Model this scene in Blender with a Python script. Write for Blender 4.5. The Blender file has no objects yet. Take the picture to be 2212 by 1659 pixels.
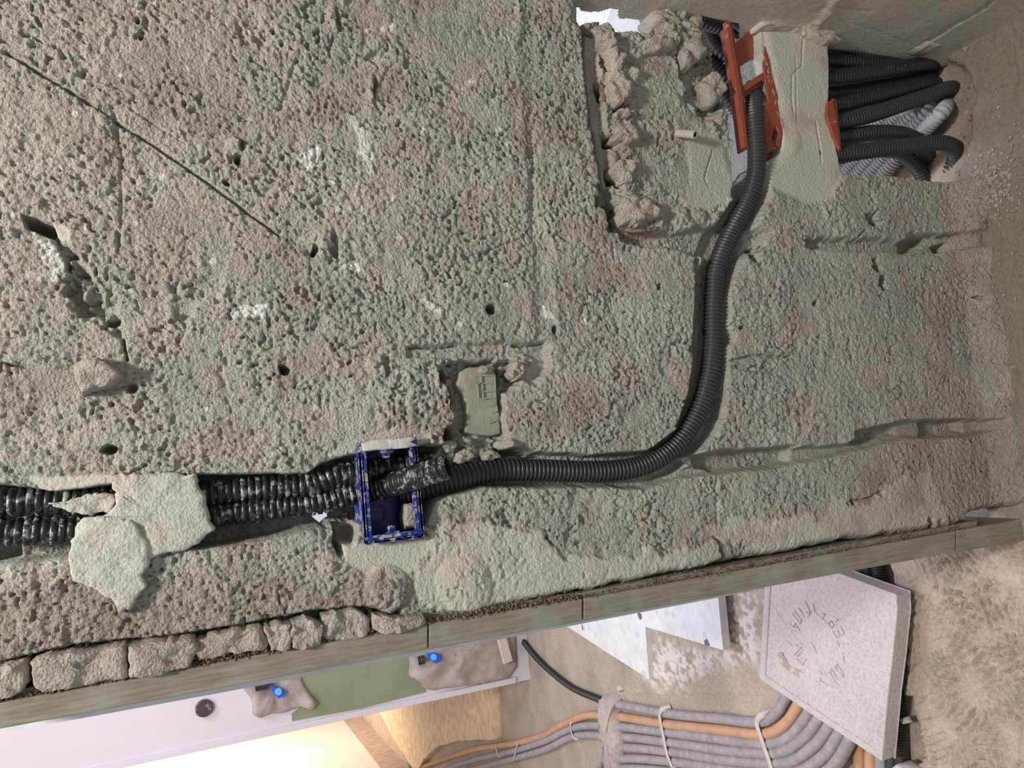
import bpy, math, random
import numpy as np
from mathutils import Matrix, Vector

random.seed(7)
S = bpy.context.scene
COL = S.collection

# ---------------------------------------------------------------- camera
W_, H_, F_ = 2212.0, 1659.0, 1600.0
CX, CY = W_ / 2, H_ / 2
VPD = (5000.0, 640.0)                       # where the plumb lines of the place meet
d_ = np.array([VPD[0] - CX, -(VPD[1] - CY), -F_]); d_ /= np.linalg.norm(d_)
U_ = -d_
YAW = -0.09
ax_ = -(d_[1] + YAW * d_[2]) / d_[0]
Xc = np.array([ax_, 1.0, YAW]); Xc /= np.linalg.norm(Xc)
Yc = np.cross(U_, Xc)
R_ = np.array([Xc, Yc, U_])                 # camera axes -> place axes
CAM = np.array([0.0, -0.77, 1.12])
cd = bpy.data.cameras.new('camera'); cam = bpy.data.objects.new('camera', cd); COL.objects.link(cam)
cd.sensor_fit = 'HORIZONTAL'; cd.sensor_width = 36.0; cd.lens = 36.0 * F_ / W_
cd.clip_start = 0.01
M4 = Matrix([[*R_[0], CAM[0]], [*R_[1], CAM[1]], [*R_[2], CAM[2]], [0, 0, 0, 1]])
cam.matrix_world = M4
S.camera = cam

def ray(px, py):
    v = R_ @ np.array([px - CX, -(py - CY), -F_])
    return v
def wp(px, py, y=0.0):                      # point of the plane Y = y seen at a place of the photograph
    v = ray(px, py); t = (y - CAM[1]) / v[1]
    return CAM + v * t
def fp(px, py, z=0.0):                      # point of the level Z = z
    v = ray(px, py); t = (z - CAM[2]) / v[2]
    return CAM + v * t
def proj(P):                                # where a point of the place shows
    Q = (P - CAM) @ R_                      # rows @ R_ = camera axes
    return CX + F_ * Q[..., 0] / -Q[..., 2], CY - F_ * Q[..., 1] / -Q[..., 2]

# ---------------------------------------------------------------- world, lights, exposure
wd = bpy.data.worlds.new('world'); S.world = wd; wd.use_nodes = True
bg = wd.node_tree.nodes['Background']; bg.inputs[0].default_value = (0.88, 0.94, 1.0, 1); bg.inputs[1].default_value = 0.42
def area(name, loc, tgt, size, power, col):
    l = bpy.data.lights.new(name, 'AREA'); l.shape = 'RECTANGLE'; l.size = size[0]; l.size_y = size[1]
    l.energy = power; l.color = col
    o = bpy.data.objects.new(name, l); COL.objects.link(o); o.location = loc
    o.rotation_euler = (Vector(tgt) - Vector(loc)).to_track_quat('-Z', 'Y').to_euler()
    return o
area('ceiling_light', (0.30, -1.0, 2.8), (0.0, 0.0, 0.7), (0.24, 0.24), 46, (1.0, 0.97, 0.91))
area('back_room_daylight', (0.35, 1.25, 2.3), (-0.05, 0.75, 0.0), (0.6, 0.6), 32, (0.62, 0.73, 1.0))
area('back_room_lamp', (-0.9, 0.6, 2.3), (-0.7, 1.5, 0.3), (0.6, 0.6), 15, (1.0, 0.72, 0.60))
_a = fp(700, 1462); _b = fp(1010, 1800); _d = (_b - _a) / np.linalg.norm(_b - _a); _n = np.array((-_d[1], _d[0], 0)); _n = _n if _n[0] > 0 else -_n
_v = ray(420, 1640); _p = CAM + _v * (np.dot(_a - CAM, _n) / np.dot(_v, _n))
area('far_room_lamp', tuple(_p + _n * 0.85 + _d * 0.9 + np.array((0, 0, 0.4))), tuple(_p - np.array((0, 0, 0.3))), (0.4, 0.4), 75, (1.0, 0.83, 0.64))
S.view_settings.view_transform = 'Standard'; S.view_settings.look = 'None'
S.view_settings.gamma = 1.0; S.view_settings.use_curve_mapping = False
S.view_settings.exposure = 0.0

# ---------------------------------------------------------------- helpers
def tag(o, label=None, cat=None, group=None, kind=None):
    if label: o['label'] = label
    if cat: o['category'] = cat
    if group: o['group'] = group
    if kind: o['kind'] = kind
    return o
def empty(name, loc=(0, 0, 0), label=None, cat=None, group=None):
    o = bpy.data.objects.new(name, None); COL.objects.link(o); o.location = loc
    o.empty_display_size = 0.02
    return tag(o, label, cat, group)
def link(name, me, mat=None, parent=None, smooth=True):
    if smooth: me.polygons.foreach_set('use_smooth', np.ones(len(me.polygons), dtype=bool))
    if mat: me.materials.append(mat)
    me.update()
    o = bpy.data.objects.new(name, me); COL.objects.link(o)
    if parent:
        o.parent = parent
        o.matrix_parent_inverse = Matrix.Translation(-_wl(parent))
    return o
def _wl(p):
    v = Vector(p.location)
    q = p.parent
    while q: q = q.parent
    return v
def mesh(name, V, Fc, mat=None, parent=None, smooth=True):
    me = bpy.data.meshes.new(name); me.from_pydata([tuple(v) for v in V], [], [tuple(f) for f in Fc])
    return link(name, me, mat, parent, smooth)
def np_mesh(name, V, Q, mat=None, parent=None):
    me = bpy.data.meshes.new(name)
    me.vertices.add(len(V)); me.vertices.foreach_set('co', V.astype(np.float32).ravel())
    me.loops.add(Q.size); me.loops.foreach_set('vertex_index', Q.astype(np.int32).ravel())
    me.polygons.add(len(Q)); me.polygons.foreach_set('loop_start', np.arange(0, Q.size, 4, dtype=np.int32))
    me.update(calc_edges=True); me.validate()
    return link(name, me, mat, parent)
class MB:                                   # gathers boxes and prisms into one mesh
    def __init__(s): s.V = []; s.F = []
    def add(s, V, Fc):
        n = len(s.V); s.V += [tuple(v) for v in V]; s.F += [tuple(i + n for i in f) for f in Fc]
    def prism(s, A, B):                     # two matching loops
        n = len(A)
        s.add(list(A) + list(B), [tuple(range(n))[::-1], tuple(range(n, 2 * n))] + [(i, (i + 1) % n, n + (i + 1) % n, n + i) for i in range(n)])
    def build(s, name, mat, parent=None, bevel=0, smooth=False):
        o = mesh(name, s.V, s.F, mat, parent, smooth)
        if bevel:
            m = o.modifiers.new('bevel', 'BEVEL'); m.width = bevel; m.segments = 2; m.limit_method = 'ANGLE'; m.angle_limit = 0.7
        return o
def wall_prism(poly, y0, y1):
    m = MB(); A = [wp(x, y, y0) for x, y in poly]
    B = [np.array([a[0], y1, a[2]]) for a in A]
    m.prism(A, B); return m
def floor_prism(poly, z0, z1):
    m = MB(); A = [fp(x, y, z1) for x, y in poly]
    B = [np.array([a[0], a[1], z0]) for a in A]
    m.prism(A, B); return m

# ---- numpy noise
def _h(i, j, seed):
    n = (i.astype(np.int64) * 374761393 + j.astype(np.int64) * 668265263 + seed * 1442695041) & 0xffffffff
    n = ((n ^ (n >> 13)) * 1274126177) & 0xffffffff
    n = n ^ (n >> 16)
    return (n & 0xffffff) / float(0xffffff)
def vn(x, y, size, seed=0):
    x = x / size; y = y / size
    i = np.floor(x); j = np.floor(y); fx = x - i; fy = y - j
    i = i.astype(np.int64); j = j.astype(np.int64)
    fx = fx * fx * (3 - 2 * fx); fy = fy * fy * (3 - 2 * fy)
    a = _h(i, j, seed); b = _h(i + 1, j, seed); c = _h(i, j + 1, seed); d = _h(i + 1, j + 1, seed)
    return (a * (1 - fx) + b * fx) * (1 - fy) + (c * (1 - fx) + d * fx) * fy
def fbm(x, y, size, seed=0, octv=3):
    s = 0; a = 1; t = 0
    for k in range(octv):
        s = s + a * vn(x + 37.1 * k, y - 11.7 * k, size / 2 ** k, seed + k); t += a; a *= 0.5
    return s / t - 0.5
def worley(x, y, size, seed=0):
    x = x / size; y = y / size
    i = np.floor(x).astype(np.int64); j = np.floor(y).astype(np.int64)
    F1 = np.full(x.shape, 9.0); F2 = np.full(x.shape, 9.0); rr = np.zeros(x.shape)
    for a in (-1, 0, 1):
        for b in (-1, 0, 1):
            qx = i + a + _h(i + a, j + b, seed); qy = j + b + _h(i + a, j + b, seed + 5)
            dd = np.hypot(qx - x, qy - y)
            nr = dd < F1
            F2 = np.where(nr, F1, np.minimum(F2, dd))
            rr = np.where(nr, _h(i + a, j + b, seed + 9), rr)
            F1 = np.where(nr, dd, F1)
    return F1, F2, rr
def sst(a, b, x):
    t = np.clip((x - a) / (b - a), 0, 1); return t * t * (3 - 2 * t)
def seg_d(x, y, pts):
    D = np.full(x.shape, 1e9)
    for (ax, ay), (bx, by) in zip(pts[:-1], pts[1:]):
        ex, ey = bx - ax, by - ay; L = ex * ex + ey * ey + 1e-9
        t = np.clip(((x - ax) * ex + (y - ay) * ey) / L, 0, 1)
        D = np.minimum(D, np.hypot(x - ax - t * ex, y - ay - t * ey))
    return D
def poly_sd(x, y, P):
    D = seg_d(x, y, list(P) + [P[0]])
    ins = np.zeros(x.shape, dtype=bool)
    n = len(P)
    for k in range(n):
        ax, ay = P[k]; bx, by = P[(k + 1) % n]
        if ay == by: continue
        c = ((ay > y) != (by > y)) & (x < (bx - ax) * (y - ay) / (by - ay) + ax)
        ins ^= c
    return np.where(ins, -D, D)

# ---------------------------------------------------------------- materials
MAT = {}
def newmat(name):
    m = bpy.data.materials.new(name); m.use_nodes = True; MAT[name] = m
    nt = m.node_tree; b = nt.nodes['Principled BSDF']; b.inputs['Roughness'].default_value = 0.9
    b.inputs['Specular IOR Level'].default_value = 0.25
    return m, nt, b
def nd(nt, t, **k):
    n = nt.nodes.new(t)
    for a, v in k.items(): setattr(n, a, v)
    return n
def coords(nt):
    return nd(nt, 'ShaderNodeTexCoord').outputs['Object']
def noise(nt, co, scale, detail=4, rough=0.6, dist=0.0):
    n = nd(nt, 'ShaderNodeTexNoise'); n.inputs['Scale'].default_value = scale; n.inputs['Detail'].default_value = detail
    n.inputs['Roughness'].default_value = rough; n.inputs['Distortion'].default_value = dist
    nt.links.new(co, n.inputs['Vector']); return n.outputs['Fac']
def ramp(nt, fac, stops):
    r = nd(nt, 'ShaderNodeValToRGB'); e = r.color_ramp.elements
    e[0].position, e[0].color = stops[0][0], (*stops[0][1], 1)
    e[1].position, e[1].color = stops[-1][0], (*stops[-1][1], 1)
    for p, c in stops[1:-1]:
        q = e.new(p); q.color = (*c, 1)
    nt.links.new(fac, r.inputs['Fac']); return r.outputs['Color']
def mix(nt, fac, a, b, mode='MIX'):
    m = nd(nt, 'ShaderNodeMix', data_type='RGBA', blend_type=mode)
    for s, v in ((m.inputs[0], fac), (m.inputs[6], a), (m.inputs[7], b)):
        if isinstance(v, (int, float)): s.default_value = v
        elif isinstance(v, tuple): s.default_value = (*v, 1)
        else: nt.links.new(v, s)
    return m.outputs[2]
def math_(nt, op, a, b=0.0, c=0.0):
    m = nd(nt, 'ShaderNodeMath', operation=op)
    for s, v in zip(m.inputs, (a, b, c)):
        if isinstance(v, (int, float)): s.default_value = v
        else: nt.links.new(v, s)
    return m.outputs[0]
def bump(nt, b, h, dist, strength=1.0):
    n = nd(nt, 'ShaderNodeBump'); n.inputs['Distance'].default_value = dist; n.inputs['Strength'].default_value = strength
    nt.links.new(h, n.inputs['Height']); nt.links.new(n.outputs[0], b.inputs['Normal'])

BASE = (0.475, 0.45, 0.392)
def concrete(name, base, grain=0.0010, attr=False, contrast=1.0, tint=(0.315, 0.27, 0.225)):
    m, nt, b = newmat(name); co = coords(nt)
    n1 = noise(nt, co, 9, 5, 0.6); n2 = noise(nt, co, 160, 4, 0.7); n3 = noise(nt, co, 520, 3, 0.7)
    k = 0.17 * contrast
    lo = tuple(c * (1 - k) for c in base); hi = tuple(min(1, c * (1 + k)) for c in base)
    c1 = ramp(nt, n1, [(0.3, lo), (0.7, hi)])
    c2 = ramp(nt, n2, [(0.28, (0.74, 0.72, 0.69)), (0.5, (1, 1, 1)), (0.74, (1.16, 1.15, 1.13))])
    col = mix(nt, 1.0, c1, c2, 'MULTIPLY')
    warm = noise(nt, co, 22, 3)
    col = mix(nt, ramp(nt, warm, [(0.5, (0, 0, 0)), (0.72, (0.45, 0.45, 0.45))]), col, tuple(c * f for c, f in zip(base, (0.98, 0.86, 0.78))))
    if attr:
        at = nd(nt, 'ShaderNodeAttribute', attribute_name='masks'); sp = nd(nt, 'ShaderNodeSeparateColor'); nt.links.new(at.outputs['Color'], sp.inputs[0])
        fine = ramp(nt, n3, [(0.3, (0.92, 0.92, 0.92)), (0.7, (1.05, 1.05, 1.05))])
        col = mix(nt, sp.outputs[0], col, mix(nt, 1.0, (0.60, 0.575, 0.48), fine, 'MULTIPLY'))
        col = mix(nt, sp.outputs[1], col, (0.13, 0.12, 0.11))
        col = mix(nt, sp.outputs[2], col, (0.90, 0.88, 0.82))
        at2 = nd(nt, 'ShaderNodeAttribute', attribute_name='tone'); sp2 = nd(nt, 'ShaderNodeSeparateColor'); nt.links.new(at2.outputs['Color'], sp2.inputs[0])
        col = mix(nt, sp2.outputs[0], col, (0.32, 0.15, 0.085))
        col = mix(nt, sp2.outputs[1], col, mix(nt, 1.0, tint, c2, 'MULTIPLY'))
        nt.links.new(math_(nt, 'MULTIPLY', math_(nt, 'SUBTRACT', 1.0, math_(nt, 'MULTIPLY', sp.outputs[0], 0.75)), 1.0), nd(nt, 'ShaderNodeMath').inputs[0])
    nt.links.new(col, b.inputs['Base Color'])
    v = nd(nt, 'ShaderNodeTexVoronoi'); v.inputs['Scale'].default_value = 330; nt.links.new(co, v.inputs['Vector'])
    h = math_(nt, 'ADD', math_(nt, 'MULTIPLY', n2, 1.6), math_(nt, 'ADD', n3, math_(nt, 'MULTIPLY', v.outputs['Distance'], -0.8)))
    if attr:
        h = math_(nt, 'MULTIPLY', h, math_(nt, 'SUBTRACT', 1.0, math_(nt, 'MULTIPLY', sp.outputs[0], 0.8)))
    bump(nt, b, h, grain)
    return m
WALL = concrete('rough_render', BASE, 0.0022, attr=True)
CHUNK = concrete('mortar', (0.49, 0.45, 0.385), 0.0022)
PLASTER = concrete('pale_plaster', (0.57, 0.555, 0.49), 0.0009, contrast=0.3)
SMOOTHW = concrete('smooth_plaster', (0.50, 0.46, 0.385), 0.0004, contrast=0.4)
FLOORM = concrete('dusty_screed', (0.475, 0.385, 0.305), 0.0011, attr=True, tint=(0.24, 0.205, 0.165))
SLABM = concrete('cast_slab', (0.60, 0.54, 0.52), 0.0011, contrast=0.4)
MOUND = concrete('mortar_mound', (0.56, 0.47, 0.42), 0.0016)
def plain(name, col, rough=0.7, spec=0.3, dust=None, scale=40, lo=0.5, hi=0.62, grain=0.0, metal=0.0, vary=0.12):
    m, nt, b = newmat(name); co = coords(nt)
    n = noise(nt, co, scale, 4)
    c = ramp(nt, n, [(0.3, tuple(x * (1 - vary) for x in col)), (0.7, tuple(min(1, x * (1 + vary)) for x in col))])
    if dust:
        n2 = noise(nt, co, scale * 2.3, 6, 0.7)
        c = mix(nt, ramp(nt, n2, [(lo, (0, 0, 0)), (hi, (1, 1, 1))]), c, dust)
    nt.links.new(c, b.inputs['Base Color'])
    b.inputs['Roughness'].default_value = rough; b.inputs['Specular IOR Level'].default_value = spec; b.inputs['Metallic'].default_value = metal
    if grain: bump(nt, b, noise(nt, co, 260, 5), grain)
    return m
BLACK = plain('black_conduit', (0.022, 0.022, 0.023), 0.36, 0.5, (0.30, 0.27, 0.22), 75, 0.62, 0.70)
BLACKD = plain('dusty_black_conduit', (0.02, 0.02, 0.022), 0.38, 0.5, (0.36, 0.35, 0.32), 42, 0.53, 0.60)
BLACKC = plain('clean_black_conduit', (0.038, 0.039, 0.041), 0.42, 0.5, (0.13, 0.125, 0.12), 120, 0.58, 0.75)
GREYC = plain('dusty_grey_conduit', (0.33, 0.31, 0.32), 0.6, 0.3, (0.50, 0.42, 0.38), 25, 0.45, 0.7)
ORANGEC = plain('orange_conduit', (0.58, 0.33, 0.19), 0.6, 0.3, (0.55, 0.42, 0.34), 25, 0.5, 0.75)
INNER = plain('conduit_bore', (0.012, 0.012, 0.012), 0.7)
WOOD = None
def wood():
    m, nt, b = newmat('weathered_timber'); co = coords(nt)
    mp = nd(nt, 'ShaderNodeMapping'); mp.inputs['Scale'].default_value = (1, 1, 0.06); nt.links.new(co, mp.inputs[0])
    n = noise(nt, mp.outputs[0], 320, 6, 0.7); n2 = noise(nt, co, 22, 4)
    c = ramp(nt, n, [(0.3, (0.19, 0.165, 0.125)), (0.6, (0.33, 0.30, 0.24)), (0.8, (0.45, 0.42, 0.36))])
    c = mix(nt, ramp(nt, n2, [(0.45, (0, 0, 0)), (0.7, (0.7, 0.7, 0.7))]), c, (0.38, 0.37, 0.32))
    nt.links.new(c, b.inputs['Base Color']); bump(nt, b, n, 0.0014)
    return m
WOOD = wood()
DIRT = concrete('brown_dirt', (0.30, 0.235, 0.17), 0.003)
RED = plain('red_plastic', (0.31, 0.075, 0.045), 0.42, 0.4, (0.46, 0.40, 0.33), 45, 0.60, 0.70)
BLUE = plain('blue_plastic', (0.012, 0.028, 0.22), 0.35, 0.45, (0.42, 0.41, 0.40), 60, 0.50, 0.58)
BLUEDUST = plain('dust_on_blue', (0.60, 0.57, 0.52), 0.9, 0.2, (0.02, 0.04, 0.28), 60, 0.66, 0.70, 0.0012)
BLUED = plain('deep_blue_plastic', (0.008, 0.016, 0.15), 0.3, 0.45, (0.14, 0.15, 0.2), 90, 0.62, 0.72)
WHITEW = plain('white_wall_paint', (0.70, 0.665, 0.71), 0.8, 0.2, vary=0.03, scale=4)
CREAM = plain('cream_wall_paint', (0.85, 0.74, 0.68), 0.8, 0.2, vary=0.03, scale=2)
WHITEE = plain('lit_edge_and_slab_white', (0.88, 0.87, 0.86), 0.6)  # white for the painted backlit timber edge and for the white slab
GREEN = plain('green_board', (0.27, 0.30, 0.19), 0.75, 0.2, scale=8, vary=0.10)
GYPS = plain('grey_gypsum', (0.50, 0.42, 0.38), 0.9, 0.2, scale=16, vary=0.30, grain=0.004)
BRIGHTBLUE = plain('bright_blue_plastic', (0.02, 0.12, 0.75), 0.35, 0.5)
TAN = plain('tan_screed', (0.80, 0.60, 0.40), 0.9, 0.2, scale=22, vary=0.22, grain=0.004)
def terrazzo():
    m, nt, b = newmat('terrazzo'); co = coords(nt)
    v = nd(nt, 'ShaderNodeTexVoronoi'); v.inputs['Scale'].default_value = 30
    nz_ = nd(nt, 'ShaderNodeTexNoise'); nz_.inputs['Scale'].default_value = 60; nt.links.new(co, nz_.inputs['Vector']); nt.links.new(mix(nt, 0.025, co, nz_.outputs['Color']), v.inputs['Vector'])
    sp = nd(nt, 'ShaderNodeSeparateColor'); nt.links.new(v.outputs['Color'], sp.inputs[0])
    d = math_(nt, 'LESS_THAN', v.outputs['Distance'], 0.30)
    k = math_(nt, 'MULTIPLY', d, math_(nt, 'GREATER_THAN', sp.outputs[0], 0.90))
    k2 = math_(nt, 'MULTIPLY', d, math_(nt, 'LESS_THAN', sp.outputs[0], 0.3))
    c = ramp(nt, noise(nt, co, 30, 5), [(0.3, (0.62, 0.62, 0.60)), (0.7, (0.80, 0.77, 0.76))])
    c = mix(nt, math_(nt, 'MULTIPLY', k2, 0.5), c, (0.5, 0.48, 0.48)); c = mix(nt, k, c, (0.16, 0.15, 0.17))
    nt.links.new(c, b.inputs['Base Color']); b.inputs['Roughness'].default_value = 0.6
    return m
TERR = terrazzo()
STRAP = plain('galvanised_strap', (0.60, 0.52, 0.46), 0.5, 0.5)
IRON = plain('rusty_iron', (0.20, 0.105, 0.065), 0.9, 0.2, (0.33, 0.30, 0.25), 60, 0.45, 0.6, 0.0015)
CAST = plain('old_cast_mortar', (0.33, 0.31, 0.245), 0.55, 0.35, (0.46, 0.43, 0.35), 60, 0.6, 0.75, 0.0006, vary=0.2)
PLUG = plain('grey_wall_plug', (0.46, 0.43, 0.38), 0.6, 0.3)
DARK = plain('dark_bore', (0.015, 0.014, 0.013), 0.9)

# ================================================================ STRUCTURE: front wall
XL = wp(0, 1640)[0] - 0.05; XR = wp(1300, -60)[0] + 0.02
XCOR = wp(1640, 50)[0]                       # the corner with the plastered wall
XR = XCOR + 0.004
XL = min(wp(0, 1560)[0], wp(2212, 1140)[0]) - 0.01
ZT = wp(-70, 800)[2]
step = 0.00118
gx = np.arange(XL, XR, step); gz = np.arange(-0.03, ZT, step)
GX, GZ = np.meshgrid(gx, gz)
PX, PY = proj(np.stack([GX, np.zeros_like(GX), GZ], -1))
mx, mz = GX * 1000 + 2000, GZ * 1000 + 500   # millimetres
w1 = fbm(mx, mz, 16, 3, 3); w2 = fbm(mx + 300, mz + 90, 16, 11, 3)
wx, wz = mx + 9 * w1, mz + 9 * w2
jx = 26 * fbm(mx, mz, 22, 21, 4); jy = 26 * fbm(mx + 70, mz, 22, 31, 4)   # ragged edges, in photograph pixels
AX, AY = PX + jx, PY + jy
# crumbs
patch = sst(-0.22, 0.28, fbm(mx, mz, 60, 41, 3))
coarse = sst(500, 1500, PX + 0.0 * PY)
F1, F2, r1 = worley(wx, wz, 9.5, 51)
big = np.clip(1 - (F1 / 0.72) ** 2, 0, 1) * (0.25 + r1) * 1.9
F1, F2, r2 = worley(mx + 3.5 * w1 + 2.2 * vn(mx, mz, 5, 63), mz * 0.85 + 3.5 * w2, 4.0, 61)
sml = np.clip(1 - (F1 / 0.8) ** 2, 0, 1) * (0.3 + r2) * 1.7
big += 1.5 * fbm(mx, mz, 5.5, 171, 2)
pits = sst(0.72, 0.84, vn(wx + 2 * vn(mx, mz, 4, 78), wz, 4.6, 71)) * sst(0.42, 0.62, vn(mx, mz, 34, 77)) + 0.5 * sst(0.74, 0.86, vn(mx, mz, 3.2, 79))
und = fbm(mx, mz, 90, 81, 3) * 7
calm = sst(0.02, 0.24, fbm(mx, mz, 46, 43, 4)) * 0.75
crumb = (big * (0.25 + 0.95 * patch) + sml * (0.55 + 0.6 * (1 - patch))) * (1 - calm) - 4.2 * pits * (1 - 0.6 * calm)
crumb = crumb - 3.0 * sst(0.12, 0.3, fbm(mx, mz, 26, 47, 4)) * sst(0.4, 0.7, vn(mx, mz, 90, 48))
crumb = crumb * (1 - 0.28 * sst(1500, 1900, PX))
flow = fbm(mx * 0.42, mz * 1.0, 10, 91, 3)
crumb = crumb * 1.15 + 2.2 * flow
H = und + crumb
pale = np.zeros_like(H); dark = np.zeros_like(H); white = np.zeros_like(H); rust = np.zeros_like(H); warm = np.zeros_like(H)

def region(poly, rag=1.0):
    P = np.array(poly); m = 60
    sel = (PX > P[:, 0].min() - m) & (PX < P[:, 0].max() + m) & (PY > P[:, 1].min() - m) & (PY < P[:, 1].max() + m)
    ii = np.nonzero(sel)
    x = PX[ii] + jx[ii] * rag; y = PY[ii] + jy[ii] * rag
    return ii, poly_sd(x, y, poly)
def recess(poly, depth, soft=5, rag=1.0, rough=0.6, cut=None):
    ii, d = region(poly, rag)
    m = sst(soft, -soft, d)
    H[ii] = H[ii] * (1 - m) + (-depth + und[ii] * 0.5 + crumb[ii] * rough) * m
    return ii, m
def smoothp(poly, lift=0.0, rag=0.6, rough=0.08, soft=9, palev=0.0, undk=0.6):
    ii, d = region(poly, rag)
    m = sst(soft, -soft, d)
    H[ii] = H[ii] * (1 - m) + (lift + und[ii] * undk + crumb[ii] * rough) * m
    pale[ii] = np.maximum(pale[ii], m * palev)
def groove(pts, width, depth, rag=0.3, pw=1.0):
    P = np.array(pts); m = 30
    sel = (PX > P[:, 0].min() - m) & (PX < P[:, 0].max() + m) & (PY > P[:, 1].min() - m) & (PY < P[:, 1].max() + m)
    ii = np.nonzero(sel)
    d = seg_d(PX[ii] + jx[ii] * rag, PY[ii] + jy[ii] * rag, pts)
    H[ii] -= depth * sst(width, width * 0.35, d)
def bumpy(cx, cy, rx, ry, h, ang=0.0, rag=0.4):
    x = PX + jx * rag - cx; y = PY + jy * rag - cy
    c, s = math.cos(ang), math.sin(ang)
    q = ((x * c + y * s) / rx) ** 2 + ((-x * s + y * c) / ry) ** 2
    H[:] = H + h * np.clip(1 - q, 0, 1) ** 0.7

# shallow sheets and steps of the old render
smoothp([(240, 80), (330, 60), (380, 120), (300, 190), (230, 150)], 0, 2, 0.35)
recess([(-60, 500), (135, 500), (200, 600), (275, 740), (270, 860), (150, 950), (-60, 1000)], 3.0, 4, 0.6, 1.0)
recess([(1120, -60), (1165, -60), (1150, 330), (1200, 720), (1160, 740), (1140, 330)], 2.5, 10, 0.8, 0.7)
groove([(245, 240), (262, 330), (262, 480)], 5, 2.5); groove([(1150, 280), (1155, 520)], 5, 2.0, 0.7)
groove([(640, 130), (605, 235)], 5, 2.2)
# the straight cuts
groove([(14, 112), (200, 228), (205, 230)], 4.5, 9, 0.03); groove([(250, 262), (330, 312), (470, 410), (600, 508)], 4.0, 8, 0.05)
groove([(200, 228), (250, 262)], 2.2, 3, 0.05); groove([(210, 190), (305, 250), (400, 310)], 3, 1.5, 0.2)
groove([(1005, 560), (1120, 515)], 4, 2.5)
# upper gap region and its channel
U1 = [(1252, -60), (1258, 60), (1275, 200), (1285, 300), (1310, 400), (1335, 500), (1370, 530), (1450, 540), (1545, 560), (1640, 480),
      (1660, 420), (1650, 345), (1600, 330), (1590, 230), (1560, 60), (1520, -60)]
recess(U1, 12, 5, 0.7, 1.25)
ii, d = region(U1, 0.7)
lump = np.clip(1 - (worley(mx[ii] + 5 * w1[ii], mz[ii], 24, 131)[0] / 0.7) ** 2, 0, 1) * 9
H[ii] += sst(5, -12, d) * lump
recess([(1256, 40), (1290, 60), (1300, 200), (1318, 330), (1338, 500), (1318, 500), (1286, 330), (1268, 200)], 26, 4, 0.3, 0.1)
smoothp([(1270, 60), (1296, 70), (1306, 200), (1322, 330), (1330, 400), (1312, 400), (1296, 300), (1280, 200)], -15, 0.3, 0.25, 4)
for c in ((1318, 195, 12, 16), (1325, 300, 14, 13), (1333, 452, 10, 16), (1322, 130, 10, 14), (1335, 380, 10, 16), (1345, 230, 14, 7), (1300, 420, 7, 20)):
    q0, q1, q2, q3 = c; recess([(q0 - q2 * 1.2, q1 - q3 * 1.3), (q0 + q2 * 1.3, q1 - q3 * .6), (q0 + q2 * .8, q1 + q3 * 1.2), (q0 - q2, q1 + q3 * .9)], 42, 4, 1.0, 0.8)
smoothp([(1400, 110), (1465, 120), (1480, 200), (1530, 300), (1500, 420), (1410, 400), (1370, 300), (1380, 180)], -9, 0.9, 0.75, 12)
bumpy(1350, 290, 30, 28, 9); bumpy(1370, 450, 55, 40, 11); bumpy(1350, 180, 40, 60, 7)
recess([(1480, 60), (1560, 60), (1580, 200), (1540, 250), (1490, 200), (1470, 130)], 24, 7, 1.0, 1.5)
smoothp([(1490, 285), (1545, 275), (1590, 320), (1600, 420), (1540, 450), (1490, 440), (1500, 360)], -6, 0.5, 0.10, 5, 0.5)
groove([(1545, 320), (1530, 380), (1540, 400)], 2.2, 2.5)
recess([(1335, 490), (1440, 500), (1600, 480), (1660, 500), (1640, 545), (1560, 560), (1440, 530), (1350, 520)], 20, 6, 0.8, 1.2)
# smooth band over the box between the two openings
smoothp([(1638, 40), (1815, 90), (1825, 375), (1800, 430), (1735, 440), (1650, 400), (1610, 330), (1680, 325), (1690, 270)], -2, 0.35, 0.05, 8, 0.8, 0.3)
groove([(1737, 80), (1735, 140), (1712, 160), (1715, 240)], 2.5, 1.3, 0.15); groove([(1722, 120), (1724, 260)], 2, 0.9, 0.1); groove([(1765, 260), (1778, 350)], 2.2, 1.4, 0.1)
bumpy(1700, 310, 35, 35, 2.5)
# trench to the floor
recess([(1740, 515), (1960, 520), (1975, 500), (2010, 502), (2140, 508), (2150, 530), (2000, 548), (1860, 545), (1740, 535)], 15, 5, 0.6, 0.9)
recess([(1960, 522), (1990, 505), (2020, 508), (2000, 532), (1965, 540)], 40, 5, 0.3, 0.4)
recess([(2030, 528), (2065, 520), (2060, 540), (2035, 542)], 35, 4, 0.4, 0.3)
groove([(2010, 505), (2150, 507)], 3.5, 7)
groove([(2140, 520), (2180, 540), (2185, 580), (2150, 640)], 4, 5)
smoothp([(1720, 540), (2130, 556), (2150, 575), (1960, 570), (1720, 560)], 1, 0.5, 0.3, 8)
# main chase for the loose conduit
CH = [(1596, 300), (1670, 330), (1655, 430), (1605, 545), (1575, 640), (1572, 800), (1565, 900), (1530, 960), (1470, 1030), (1400, 1052), (1250, 1052), (1040, 1050),
      (930, 1085), (900, 990), (960, 985), (1130, 975), (1280, 985), (1400, 975), (1462, 930), (1495, 830), (1500, 700), (1510, 600), (1530, 520), (1590, 430)]
recess(CH, 30, 5, 0.35, 0.6)
groove([(1506, 560), (1506, 700), (1500, 830), (1485, 900)], 9, 14, 0.4)
bumpy(1568, 715, 14, 28, -34, -0.5)
groove([(1575, 776), (1640, 768), (1712, 772)], 4, 6, 0.4); groove([(1590, 790), (1620, 798)], 6, 5, 0.4)
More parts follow.
